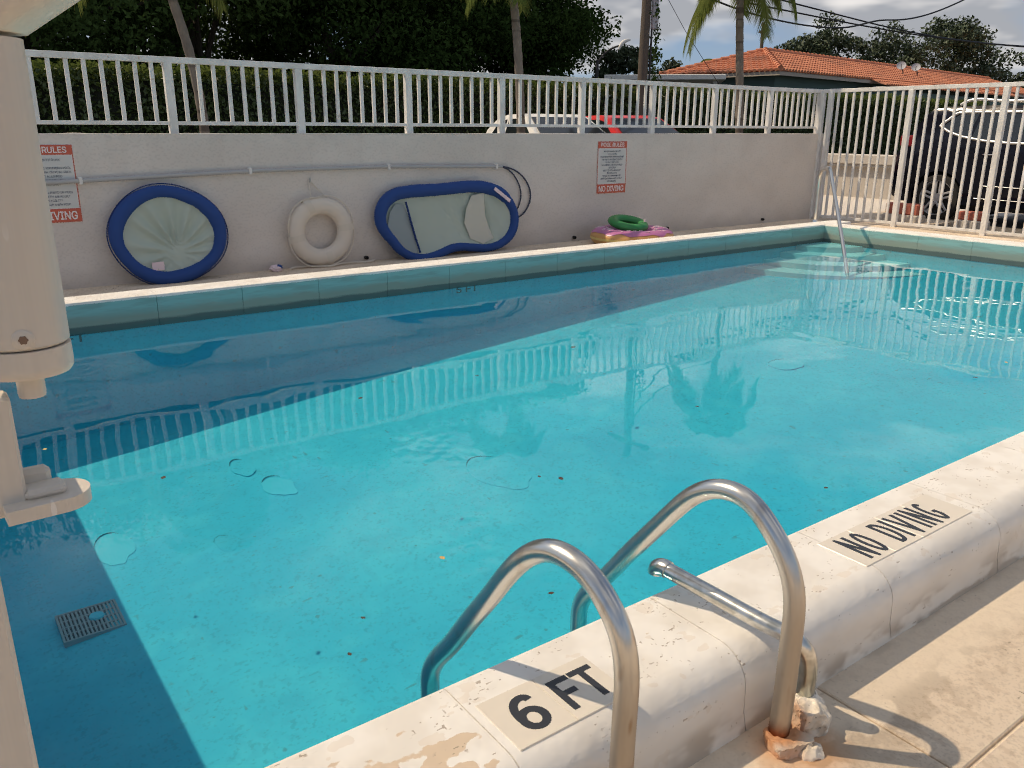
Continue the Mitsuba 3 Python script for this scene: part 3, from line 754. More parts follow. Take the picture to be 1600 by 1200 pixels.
# ------------------------------------------------------------------ ladder, grab rail, handrail
LPTS = [[0.879, 1.546, -0.155], [0.879, 1.536, -0.10], [0.887, 1.470, -0.005], [0.899, 1.379, 0.122], [0.908, 1.312, 0.213], [0.916, 1.250, 0.300], [0.924, 1.194, 0.359], [0.931, 1.137, 0.390], [0.940, 1.064, 0.388], [0.949, 0.998, 0.346], [0.954, 0.957, 0.29], [0.957, 0.940, 0.222], [0.957, 0.938, 0.13], [0.956, 0.939, 0.0], [0.955, 0.94, -0.2]]
RPTS = [[1.396, 1.574, -0.155], [1.398, 1.563, -0.105], [1.407, 1.495, -0.010], [1.418, 1.402, 0.115], [1.427, 1.330, 0.208], [1.435, 1.262, 0.295], [1.441, 1.210, 0.350], [1.448, 1.150, 0.382], [1.456, 1.082, 0.382], [1.464, 1.020, 0.338], [1.470, 0.970, 0.274], [1.474, 0.941, 0.196], [1.4745, 0.935, 0.10], [1.474, 0.935, 0.0], [1.473, 0.94, -0.21]]
k = tag('pool_ladder', 'stainless steel pool ladder with two curved handrails over the near coping', 'ladder')
for pts in (LPTS, RPTS):
    p = spline(pts, 90)
    p = np.vstack([[[p[0][0], p[0][1] + 0.002, z] for z in (-0.92, -0.7, -0.45, -0.25)], p])
    put(k + '__rail', tube(p, 0.0242, 20), 'mat_steel', smooth=60)
for z in (-0.36, -0.60, -0.84):
    put(k + '__step', box(0.87, 1.405, 1.50, 1.59, z - 0.012, z + 0.012, 0.006), 'mat_steel')
k = tag('bent_grab_rail', 'short bent galvanised pipe rail lying across the coping behind the right ladder post', 'rail')
GP = [[1.588, 0.952, -0.20], [1.588, 0.952, -0.12], [1.588, 0.952, -0.065], [1.584, 0.955, -0.025], [1.572, 0.965, 0.006], [1.556, 0.985, 0.026], [1.543, 1.02, 0.035], [1.5335, 1.07, 0.0395], [1.524, 1.15, 0.0455], [1.512, 1.25, 0.0535], [1.502, 1.345, 0.060]]
GP_ = spline(GP, 60)
put(k + '__pipe', tube(GP_, 0.0215, 18), 'mat_galv', smooth=60)
d = (GP_[-1] - GP_[-2]); d /= np.linalg.norm(d)
e = GP_[-1]
put(k + '__elbow', tube(spline([e - d * 0.004, e + d * 0.012, e + d * 0.026 + np.array([0, 0, -0.006]), e + d * 0.034 + np.array([0, 0, -0.024])], 14), 0.0245, 18), 'mat_galv', smooth=60)
k = tag('concrete_footing', 'broken white concrete block around the foot of the bent pipe rail', 'concrete block')
put(k, moved(chunk(3, np.array([0.050, 0.044, 0.066])), frame([1.578, 0.930, -0.188], [0.93, -0.3, 0], [0.3, 0.93, 0.1], [0, -0.1, 1])), 'mat_rock', smooth=30)
k = tag('concrete_footing_001', 'cracked rust-stained concrete lump around the foot of the right ladder post', 'concrete block')
put(k, moved(chunk(8, np.array([0.048, 0.040, 0.034])), frame([1.476, 0.916, -0.203], [0.9, -0.3, 0], [0.3, 0.9, 0], [0, 0, 1])), 'mat_rock', smooth=30)
put('concrete_footing_001__fragment', moved(chunk(11, np.array([0.03, 0.022, 0.02])), frame([1.497, 0.868, -0.196], [0.9, -0.3, 0], [0.3, 0.9, 0.2], [0, -0.2, 1])), 'mat_rock', smooth=30)
k = tag('step_handrail', 'slanted chrome handrail rising from the corner pool steps to the deck corner', 'handrail')
s_ = lambda s, z: [10.24 - s, 6.91 - s, z]
HP = spline([s_(1.55, -0.40), s_(1.38, -0.21), s_(1.1, 0.075), s_(0.8, 0.37), s_(0.56, 0.60), s_(0.46, 0.69), s_(0.36, 0.715), s_(0.2, 0.69), s_(0.08, 0.66), s_(0.02, 0.60), s_(0.0, 0.5), s_(0.0, 0.2), s_(0.0, -0.02)], 80)
put(k + '__tube', tube(HP, 0.022, 16), 'mat_chrome', smooth=60)
put(k + '__flange', moved(lathe([(0.023, 0.03), (0.045, 0.025), (0.05, 0.0), (0.023, 0.0)], 20), frame([10.24, 6.91, -0.03], [1, 0, 0], [0, 1, 0], [0, 0, 1])), 'mat_chrome', smooth=40)

# ------------------------------------------------------------------ white mast at the far left foreground
k = tag('metal_mast', 'off-white painted metal mast with round housing, screw and short bracket arm at the left edge', 'post')
A0 = math.radians(4.8); D0 = 1.15
MX, MY = D0 * math.sin(A0), D0 * math.cos(A0)
RC = D0 * 0.0445
ctr = frame([MX, MY, 0], [1, 0, 0], [0, 1, 0], [0, 0, 1])
put(k + '__housing', moved(lathe([(0, 0.9362), (RC - 0.004, 0.9362), (RC, 0.9395), (RC * 0.995, 1.10), (RC * 1.0, 1.283), (0, 1.283)], 48), ctr), 'mat_mast', smooth=35)
put(k + '__collar', moved(lathe([(0, 0.900), (RC * 0.93, 0.900), (RC * 1.0, 0.905), (RC * 1.012, 0.912), (RC * 1.005, 0.9345), (0, 0.9345)], 48), ctr), 'mat_mast', smooth=35)
head = tm(manifold3d.Manifold.batch_hull([mf(moved(trimesh.creation.cylinder(RC * 1.10, 0.004), frame([MX, MY, 1.290], [1, 0, 0], [0, 1, 0], [0, 0, 1]))),
                                          mf(moved(trimesh.creation.cylinder(0.062, 0.02), frame([MX + 0.062, MY - 0.02, 1.345], [1, 0, 0], [0, 1, 0], [0, 0, 1]))),
                                          mf(moved(trimesh.creation.cylinder(0.09, 0.02), frame([MX - 0.10, MY + 0.02, 1.345], [1, 0, 0], [0, 1, 0], [0, 0, 1])))]))
put(k + '__head', head, 'mat_mast', smooth=30)
put(k + '__head_cap', box(MX - 0.19, MX + 0.125, MY - 0.09, MY + 0.10, 1.3555, 1.43, 0.02), 'mat_mast')
put(k + '__slot', moved(box(-0.022, 0.022, -0.004, 0.004, -0.004, 0.004, 0.002), frame([MX + 0.085, MY - 0.063, 1.338], [0.75, 0.45, 0.45], [-0.5, 0.86, 0], [-0.4, -0.2, 0.9])), 'mat_crack')
nrm = np.array([-MX, -MY, 0]) / D0; tx = np.array([-nrm[1], nrm[0], 0]); tx = -tx if tx[0] < 0 else tx
Ms = frame(np.array([MX, MY, 0.951]) + nrm * (RC - 0.0015), tx, [0, 0, 1], nrm)
put(k + '__screw', moved(lathe([(0.0, 0.0), (0.0125, 0.0), (0.0118, 0.0026), (0.0085, 0.0042), (0.0, 0.0046)], 24), Ms), 'mat_mast', smooth=35)
star = union_all([affinity.rotate(sg.Point(0.0032, 0).buffer(0.0021), a, origin=(0, 0)) for a in range(0, 360, 60)] + [sg.Point(0, 0).buffer(0.0034)])
put(k + '__screw_recess', moved(prism(star, 0.0012), Ms @ frame([0, 0, 0.0040], [1, 0, 0], [0, 1, 0], [0, 0, 1])), 'mat_crack')
put(k + '__spindle', moved(lathe([(0, 0.868), (0.0150, 0.868), (0.0158, 0.873), (0.0158, 0.9005), (0, 0.9005)], 24), ctr), 'mat_mast', smooth=35)
put(k + '__bracket_plate', box(MX - 0.066, MX - 0.026, MY - 0.02, MY + 0.022, 0.722, 0.876, 0.004), 'mat_mast')
put(k + '__column', box(-0.12, 0.026, MY + 0.03, MY + 0.12, 0.0, 0.86, 0.006), 'mat_mast')
put(k + '__link_block', box(-0.06, MX - 0.032, MY + 0.018, MY + 0.10, 0.735, 0.862, 0.006), 'mat_mast')
put(k + '__rear_plate', box(-0.12, 0.0235, MY - 0.005, MY + 0.034, 0.0, 0.728, 0.004), 'mat_mast')
put(k + '__base_plate', box(-0.15, 0.05, MY - 0.06, MY + 0.16, 0.0, 0.012, 0.003), 'mat_mast')
armp = union_all([sg.box(-0.055, -0.035, 0.009, 0.040), sg.Point(0.009, 0.0025).buffer(0.0375)])
arm = prism(armp, 0.018)
put(k + '__arm', moved(arm, frame([MX, MY - 0.010, 0.722], [1, 0.05, 0], [-0.05, 1, 0], [0, 0, 1])), 'mat_mast', smooth=30)
put(k + '__arm_pad', box(MX - 0.030, MX + 0.018, MY - 0.025, MY + 0.012, 0.739, 0.752, 0.005), 'mat_mast')
put(k + '__arm_pad', box(MX - 0.030, MX + 0.006, MY + 0.008, MY + 0.030, 0.739, 0.768, 0.006), 'mat_mast')

# ------------------------------------------------------------------ things in the pool
k = tag('floor_drain', 'square slotted drain grate with a pale plug on the shaded deep pool floor', 'drain')
dx, dy, dz = 0.395, 3.85, float(floor_z(0.395)) + 0.012
put(k + '__frame', cat([box(dx - 0.13, dx + 0.13, dy - 0.13, dy - 0.12, dz - 0.02, dz + 0.006), box(dx - 0.13, dx + 0.13, dy + 0.12, dy + 0.13, dz - 0.02, dz + 0.006), box(dx - 0.13, dx - 0.12, dy - 0.12, dy + 0.12, dz - 0.02, dz + 0.006), box(dx + 0.12, dx + 0.13, dy - 0.12, dy + 0.12, dz - 0.02, dz + 0.006)]), 'mat_drain')
put(k + '__sump', box(dx - 0.12, dx + 0.12, dy - 0.12, dy + 0.12, dz - 0.02, dz - 0.006), 'mat_mark')
for i in range(14):
    x = dx - 0.111 + i * 0.0171
    put(k + '__slat', box(x - 0.0045, x + 0.0045, dy - 0.12, dy + 0.12, dz - 0.006, dz + 0.004), 'mat_drain')
for i in range(3):
    y = dy - 0.06 + i * 0.06
    put(k + '__cross_bar', box(dx - 0.12, dx + 0.12, y - 0.004, y + 0.004, dz - 0.007, dz + 0.003), 'mat_drain')
put(k + '__plug', moved(lathe([(0, 0.01), (0.03, 0.01), (0.034, 0.004), (0.034, 0.0), (0, 0)], 24), frame([dx + 0.03, dy + 0.02, dz + 0.001], [1, 0, 0], [0, 1, 0], [0, 0, 1])), 'mat_patch', smooth=40)


def patch(x, y, rx, ry, seed, label):
    a = np.linspace(0, 2 * np.pi, 40, endpoint=False)
    rr = 1 + 0.6 * (meshkit.fbm(np.stack([np.cos(a) * 1.3 + seed * 3.1, np.sin(a) * 1.3, a * 0], -1), 2) - 0.5)
    p = prism(sg.Polygon(np.stack([x + rx * rr * np.cos(a), y + ry * rr * np.sin(a)], 1)), 0.03)
    p.apply_translation([0, 0, float(floor_z(x)) - 0.026])
    z = np.asarray(p.vertices).copy(); z[:, 2] += floor_z(z[:, 0]) - floor_z(x); p.vertices = z
    kk = tag(num('repair_patch'), label, 'patch', 'plaster repair patches on the pool floor')
    put(kk + '__filler', p, 'mat_patch' if seed in (2, 3, 6) else 'mat_pool')
    b = np.linspace(0.3 + seed, 0.3 + seed + 1.9, 16) * 1.0; b = b - b.mean() + 1.75
    put(kk + '__crack', tube(np.stack([x + rx * 1.04 * np.cos(b), y + ry * 1.04 * np.sin(b), floor_z(x + rx * np.cos(b)) + 0.002], 1), np.sin(np.linspace(0.15, 2.99, 16)) * 0.0035, 5), 'mat_crackline', smooth=60)


patch(1.12, 4.15, 0.05, 0.10, 1, 'small round repair patch on the pool floor, second from the left')
patch(0.63, 4.50, 0.09, 0.22, 2, 'repair patch on the pool floor nearest the left shade edge')
patch(1.60, 4.62, 0.08, 0.17, 3, 'pale oval repair patch on the pool floor below the railing reflection')
patch(1.52, 5.05, 0.06, 0.16, 4, 'curved repair patch on the pool floor nearest the far wall')
patch(2.70, 3.82, 0.14, 0.28, 5, 'large faint repair patch in the middle of the pool floor')
patch(5.60, 3.90, 0.14, 0.12, 6, 'pale repair patch on the pool floor farthest to the right')

lr = np.random.default_rng(12)


def floating_leaf(x, y, size, mat, label):
    a = lr.uniform(0, 6.28)
    n = 9; t = np.linspace(0, 1, n); wv = np.sin(t * np.pi) ** 0.8 * 0.32
    L = np.stack([t - 0.5, wv, 0.10 * (t - 0.5) ** 2 + 0.06 * wv], 1); M_ = np.stack([t - 0.5, 0 * t, 0.10 * (t - 0.5) ** 2], 1); R_ = np.stack([t - 0.5, -wv, 0.10 * (t - 0.5) ** 2 + 0.06 * wv], 1)
    v = np.vstack([L, M_, R_]) * size; f = []
    for i in range(n - 1):
        for o in (0, n):
            f += [[o + i, o + i + 1, o + n + i + 1], [o + i, o + n + i + 1, o + n + i]]
    m = trimesh.Trimesh(v, np.array(f), process=False)
    kk = tag(num('floating_leaf'), label, 'leaf', 'fallen leaves floating on the pool')
    put(kk, moved(m, frame([x, y, WZ + 0.006], [math.cos(a), math.sin(a), 0], [-math.sin(a), math.cos(a), 0], [0, 0, 1])), mat, smooth=60)


FL = [(1.29, 2.16, 0.035, 'mat_leaf1', 'yellow leaf floating up and left of the ladder rails'), (1.45, 1.77, 0.028, 'mat_leaf2', 'dark leaf floating between the two ladder rails'),
      (2.04, 2.44, 0.040, 'mat_leaf2', 'larger of the two dark leaves floating side by side in mid pool'), (1.98, 2.51, 0.026, 'mat_leaf2', 'smaller of the two dark leaves floating side by side in mid pool'),
      (0.91, 1.99, 0.022, 'mat_leaf2', 'small dark leaf floating left of the left ladder rail'), (0.35, 4.05, 0.035, 'mat_leaf1', 'yellow leaf floating on the shaded water beside the mast'),
      (0.70, 3.41, 0.04, 'mat_leaf2', 'dark leaf floating just right of the mast arm'), (1.84, 3.90, 0.045, 'mat_leaf2', 'dark leaf floating at the edge of the far wall shade'),
      (3.22, 2.75, 0.03, 'mat_leaf2', 'dark leaf floating alone in the right middle of the pool'), (4.97, 2.16, 0.04, 'mat_leaf2', 'dark leaf floating near the right fence reflection'),
      (2.86, 1.74, 0.028, 'mat_leaf2', 'dark leaf floating near the coping above the no diving strip'), (3.48, 4.07, 0.06, 'mat_leaf2', 'long dark leaf floating among the railing reflections'),
      (5.47, 2.21, 0.04, 'mat_leaf1', 'brown leaf floating nearest the right frame edge'), (0.80, 1.85, 0.022, 'mat_leaf2', 'small dark leaf floating nearest the bottom coping left of the ladder'),
      (2.59, 3.89, 0.03, 'mat_leaf2', 'dark leaf floating left of the large floor patch')]
for x, y, s, m_, lb in FL:
    floating_leaf(x, y, s * 0.8, m_, lb)

# ------------------------------------------------------------------ cars


def warp_prism(poly, wfun, rings=None, cut=(), res=0.12):
    """A side silhouette (x, z) given the width 2*w(x, z) across y, as one smooth shell."""
    m = manifold3d.Manifold.batch_boolean([mf(prism(poly, 2.0))] , manifold3d.OpType.Add).refine_to_length(res)
    m = tm(m); v = np.asarray(m.vertices).copy()
    x, z, y = v[:, 0], v[:, 1], v[:, 2] - 1.0
    return trimesh.Trimesh(np.stack([x, y * wfun(x, z), z], 1), np.asarray(m.faces)[:, ::-1], process=False)


def side_panel(poly, wfun, out, thick=0.02):
    res = []
    for sgn in (-1, 1):
        m = tm(mf(prism(poly, thick)).refine_to_length(0.15)); v = np.asarray(m.vertices).copy()
        x, z, d = v[:, 0], v[:, 1], v[:, 2]
        y = sgn * (wfun(x, z) + out - thick + d); fc = np.asarray(m.faces)
        res.append(trimesh.Trimesh(np.stack([x, y, z], 1), fc[:, ::-1] if sgn > 0 else fc, process=False))
    return res


def outline_tube(poly_pts, wfun, out, r, sgn, n=6, closed=False):
    p = np.asarray(poly_pts, float)
    d = np.linalg.norm(np.diff(p, axis=0), axis=1); u = np.concatenate([[0], np.cumsum(d)])
    t = np.linspace(0, u[-1], max(8, int(u[-1] / 0.06)))
    x, z = np.interp(t, u, p[:, 0]), np.interp(t, u, p[:, 1])
    return tube(np.stack([x, sgn * (wfun(x, z) + out), z], 1), r, n)


def make_car(k, place, paint, S):
    """place: 4x4 of the car (x forward from the rear, y left, z up)."""
    def add(name, m, mat, smooth=False):
        return put(f'{k}__{name}', moved(m, place), mat, smooth=smooth)
    L, hw = S['L'], S['hw']

    def endtaper(x):
        return 1 - 0.10 * np.clip((0.5 - x) / 0.5, 0, 1) ** 2 - 0.14 * np.clip((x - L + 0.8) / 0.8, 0, 1) ** 2

    def wb(x, z):
        return hw * endtaper(x) * np.interp(z, [0.2, 0.45, 0.8, S['belt'] - 0.15, S['belt']], [0.93, 0.985, 1.0, 0.985, 0.945])

    def wc(x, z):
        return hw * endtaper(x) * np.interp(z, [S['belt'] - 0.1, S['belt'], S['top'] - 0.08, S['top']], [0.955, 0.94, 0.775, 0.72])
    body = warp_prism(sg.Polygon(S['body']), wb)
    arch = [moved(trimesh.creation.cylinder(S['rw'] * 1.13, 3.0), frame([x, 0, S['rw']], [1, 0, 0], [0, 0, 1], [0, -1, 0])) for x in S['wheels']]
    b = mf(body)
    if b.status() == manifold3d.Error.NoError and b.volume() > 0:
        for c in arch:
            b = b - mf(c)
        body = tm(b)
    add('body', body, paint, 42)
    add('underbody', box(0.25, L - 0.3, -hw * 0.78, hw * 0.78, 0.22, 0.62), 'mat_black')
    add('cabin', warp_prism(sg.Polygon(S['cabin']), wc), paint, 42)
    for poly in S['windows']:
        for m in side_panel(sg.Polygon(poly), wc, 0.004):
            add('side_window', m, 'mat_glass', 30)
    for nm, (x0, z0, x1, z1) in (('windshield', S['windshield']), ('rear_window', S['rear'])):
        d = np.array([x1 - x0, 0, z1 - z0]); ln = np.linalg.norm(d); d /= ln; nr = np.array([d[2], 0, -d[0]])
        nr = nr if (nr[0] > 0) == (nm == 'windshield') else -nr
        w0, w1 = float(wc(np.array([x0]), np.array([z0]))[0]) - 0.07, float(wc(np.array([x1]), np.array([z1]))[0]) - 0.07
        q = np.array([[x0, -w0, z0], [x0, w0, z0], [x1, w1, z1], [x1, -w1, z1]]) + nr * 0.006
        add(nm, trimesh.Trimesh(np.vstack([q, q - nr * 0.02])).convex_hull, 'mat_glass')
    for x in S['wheels']:
        for sgn in (-1, 1):
            M = frame([x, sgn * (hw - 0.02), S['rw']], [1, 0, 0], [0, 0, -sgn], [0, sgn, 0])
            r, ri = S['rw'], S['ri']
            wk = add('wheel', moved(lathe([(ri, -0.22), (r - 0.03, -0.22), (r, -0.18), (r, -0.03), (r - 0.03, 0.0), (ri + 0.01, 0.004), (ri, -0.012), (ri, -0.22)], 36), M), 'mat_tyre', 40)
            put(wk + '__rim', moved(moved(cat([lathe([(ri, -0.20), (ri * 0.97, -0.03), (ri, -0.004), (ri * 1.02, -0.004)], 36), lathe([(0, -0.02), (0.07, -0.022), (0.075, -0.05), (0, -0.05)], 20)]
                    + [moved(box(0.05, ri * 0.985, o - 0.017, o + 0.017, -0.05, -0.018, 0.006), trimesh.transformations.rotation_matrix(a, [0, 0, 1])) for a in np.arange(5) * 2 * np.pi / 5 + 0.31 for o in (-0.035, 0.035)]), M), place), 'mat_alloy', smooth=35)
            put(wk + '__disc', moved(moved(lathe([(0, -0.11), (ri * 0.94, -0.11), (ri * 0.94, -0.13), (0, -0.13)], 24), M), place), 'mat_black')
    for poly in S.get('chrome', ()):
        for sgn in (-1, 1):
            add('window_trim', outline_tube(poly, wc, 0.010, S.get('trim_r', 0.014), sgn, 8), 'mat_cartrim', 60)
    for sgn in (-1, 1):
        add('mirror', moved(blob([0.09, 0.11, 0.075], 2, 0.05, 2), frame([S['mirror'][0], sgn * (hw + 0.06), S['mirror'][1]], [1, 0, 0], [0, 1, 0], [0, 0, 1])), paint, True)
        for (x, z) in S['handles']:
            y = float(wb(np.array([x]), np.array([z]))[0])
            add('door_handle', tube(spline([[x - 0.10, sgn * (y - 0.01), z], [x - 0.06, sgn * (y + 0.03), z], [x + 0.06, sgn * (y + 0.03), z], [x + 0.10, sgn * (y - 0.01), z]], 12), 0.013, 7), S.get('handle_mat', 'mat_chrome'), 60)
        x0, x1, z0, z1 = S['tail']
        yb = lambda x, z: float(wb(np.array([x]), np.array([z]))[0])
        add('tail_light', box(x0, x1, min(sgn * (yb(x0, z0) - 0.12), sgn * (yb(x1, z0) + 0.012)), max(sgn * (yb(x0, z0) - 0.12), sgn * (yb(x1, z0) + 0.012)), z0, z1, 0.02), 'mat_tail')
        add('headlight', box(L - 0.42, L - 0.06, sgn * hw * 0.70 - 0.13, sgn * hw * 0.70 + 0.13, S['head'] - 0.07, S['head'] + 0.07, 0.05), 'mat_glass')
        for gx in S.get('gaps', ()):
            zz = np.linspace(0.45, S['belt'] - 0.02, 10)
            add('door_gap', tube(np.stack([gx + 0 * zz, sgn * (wb(gx + 0 * zz, zz) - 0.001), zz], 1), 0.006, 5), 'mat_black')
        for line in S.get('rocker', ()):
            add('sill_trim', outline_tube(line, wb, 0.004, 0.012, sgn), 'mat_chrome', 60)
        if 'rail' in S:
            rr = np.array(S['rail']); add('roof_rail', tube(spline(np.stack([rr[:, 0], np.full(len(rr), sgn * S['raily']), rr[:, 1]], 1), 30), 0.027, 10), 'mat_cartrim', 60)


SUV = dict(L=4.95, hw=0.95, belt=1.30, top=1.84, rw=0.385, ri=0.275, wheels=(0.88, 3.82), mirror=(3.35, 1.36), head=0.95,
           body=[(0.06, 0.38), (0.0, 0.55), (0.02, 0.95), (0.14, 1.20), (0.22, 1.31), (1.0, 1.32), (3.35, 1.28), (3.55, 1.22), (4.55, 1.08), (4.88, 0.95), (4.95, 0.7), (4.92, 0.4), (4.75, 0.30), (0.25, 0.30)],
           cabin=[(0.20, 1.25), (0.30, 1.50), (0.52, 1.79), (0.75, 1.835), (1.6, 1.845), (2.3, 1.82), (2.60, 1.76), (3.50, 1.22)],
           windows=[[(0.77, 1.52), (1.00, 1.715), (1.30, 1.72), (1.22, 1.36), (1.10, 1.39)], [(1.35, 1.72), (2.15, 1.715), (2.15, 1.295), (1.85, 1.29), (1.29, 1.345)], [(2.24, 1.715), (2.50, 1.70), (3.20, 1.30), (2.24, 1.295)]],
           chrome=[[(0.74, 1.545), (0.95, 1.735), (1.30, 1.745), (2.15, 1.74), (2.5, 1.72)], [(0.72, 1.535), (0.90, 1.44), (1.13, 1.365), (1.5, 1.305), (1.9, 1.275), (2.6, 1.27), (3.2, 1.275)]],
           trim_r=0.024, windshield=(3.42, 1.30, 2.66, 1.73), rear=(0.235, 1.36, 0.50, 1.75), handles=((1.62, 1.10), (2.75, 1.08)), tail=(0.12, 0.36, 1.20, 1.38),
           gaps=(1.26, 2.20), rail=[(0.95, 1.855), (1.02, 1.90), (1.5, 1.915), (2.2, 1.905), (2.55, 1.86)], raily=0.69, rocker=[[(1.5, 0.42), (3.2, 0.40)], [(1.6, 0.62), (3.2, 0.60)]])
k = tag('parked_suv', 'dark navy sport utility vehicle with chrome window trim parked behind the right fence', 'car')
make_car(k, frame([14.95, 8.10, -0.275], [0, -1, 0], [1, 0, 0], [0, 0, 1]), 'mat_navy', SUV)
x_, y_ = 15.0, 0
put(k + '__filler_cap', moved(box(-0.05, 0.05, -0.006, 0.006, -0.05, 0.05, 0.004), frame([14.012, 6.98, 0.86], [0, -1, 0], [1, 0, 0], [0, 0, 1])), 'mat_navy')
SEDAN = dict(L=4.4, hw=0.88, belt=1.02, top=1.52, rw=0.32, ri=0.21, wheels=(0.85, 3.5), mirror=(2.75, 1.06), head=0.72,
             body=[(0.06, 0.35), (0.0, 0.5), (0.03, 0.9), (0.15, 1.03), (0.9, 1.04), (2.9, 1.08), (3.15, 1.03), (4.0, 0.90), (4.32, 0.75), (4.4, 0.5), (4.35, 0.3), (0.2, 0.28)],
             cabin=[(0.12, 0.95), (0.35, 1.22), (0.75, 1.44), (1.15, 1.51), (1.75, 1.525), (2.12, 1.47), (3.02, 1.00)],
             windows=[[(0.62, 1.10), (0.85, 1.36), (1.25, 1.42), (1.25, 1.08)], [(1.33, 1.08), (1.33, 1.425), (1.80, 1.43), (2.05, 1.385), (2.58, 1.09)]],
             windshield=(2.93, 1.10, 2.18, 1.455), rear=(0.17, 1.06, 0.62, 1.38), handles=((1.1, 0.95), (2.0, 0.95)), tail=(0.06, 0.3, 0.78, 0.95), gaps=(1.29, 2.45), handle_mat='mat_dark')
tag('parking_lot', kind='structure')
put('parking_lot', cat([box(-20, 12.3, 8.67, 11.0, -0.30, 0.0), box(-20, 15.4, 11.0, 17.2, -0.30, 0.0)]), 'mat_lot')
ca, sa = -0.20, -0.98
for nm, paint, W, lab in (('parked_car', 'mat_carwhite', (9.98, 12.8, 1.20), 'white car parked behind the wall railing, only roof and windows showing'), ('parked_car_001', 'mat_carred', (12.20, 12.9, 1.20), 'red car parked behind the wall railing right of the white car')):
    k = tag(nm, lab, 'car')
    R_ = frame([0, 0, 0], [ca, sa, 0], [-sa, ca, 0], [0, 0, 1]); loc = np.array([2.95, -0.80, 1.08, 1]); wpt = (R_ @ loc)[:3]
    R_[:3, 3] = np.array(W) - wpt
    R_[2, 3] = -0.055
    make_car(k, R_, paint, SEDAN)

# wheel stops and the low wall beyond the right fence
for (y0, y1, lb) in ((7.06, 7.62, 'red and cream painted curb block by the rear wheel of the dark vehicle'), (6.05, 6.42, 'shorter red and cream curb block under the dark vehicle door')):
    k = tag(num('curb_block'), lb, 'curb block')
    put(k + '__base', box(13.20, 13.44, y0 - 0.04, y1 + 0.04, -0.29, -0.13, 0.02), 'mat_lotlight')
    put(k + '__top', box(13.22, 13.42, y0, y1, -0.131, 0.045 if y1 > 7 else 0.0, 0.02), 'mat_stopred')
k = tag('low_wall', 'low pale wall with an overhanging cap behind the right fence left of the dark vehicle', 'wall')
put(k + '__face', box(17.6, 17.85, 8.6, 15.5, -0.30, 0.46), 'mat_lotlight')
put(k + '__cap', box(17.42, 18.0, 8.5, 15.5, 0.46, 0.66, 0.015), 'mat_lotlight')
put(k + '__cap_lip', box(17.46, 17.95, 8.55, 15.5, 0.40, 0.459, 0.01), 'mat_walk')
tag(put('pavement', box(12.95, 17.6, 6.9, 15.5, -0.30, -0.272), 'mat_lotlight'), kind='structure')

# ------------------------------------------------------------------ hedge, palms, trees
hr = np.random.default_rng(21)
k = tag('hedge', 'long clipped dark green hedge running behind the railing and the parked cars', 'hedge')
HY = 17.4
n = 60000
X = hr.uniform(-3, 37, n)
topz = 2.24 + 0.20 * (meshkit.fbm(np.stack([X * 0.7, X * 0, X * 0], -1), 3) - 0.5)
Zh = -0.2 + (topz + 0.2) * hr.random(n) ** 0.85
Yh = HY + hr.exponential(0.08, n) - 0.24 * (meshkit.fbm(np.stack([X * 1.1, Zh * 1.1, X * 0], -1), 3) - 0.5)
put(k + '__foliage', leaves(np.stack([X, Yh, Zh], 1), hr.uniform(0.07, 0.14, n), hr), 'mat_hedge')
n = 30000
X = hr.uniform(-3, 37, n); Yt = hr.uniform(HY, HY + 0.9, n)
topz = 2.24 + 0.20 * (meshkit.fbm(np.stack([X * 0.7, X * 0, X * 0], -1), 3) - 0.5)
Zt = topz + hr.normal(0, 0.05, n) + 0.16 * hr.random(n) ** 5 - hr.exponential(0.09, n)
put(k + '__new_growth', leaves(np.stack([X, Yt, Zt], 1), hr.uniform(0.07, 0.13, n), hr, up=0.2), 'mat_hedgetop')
put(k + '__branches', box(-3, 37, HY + 0.14, HY + 0.9, -0.3, 2.02), 'mat_hedgeinner')


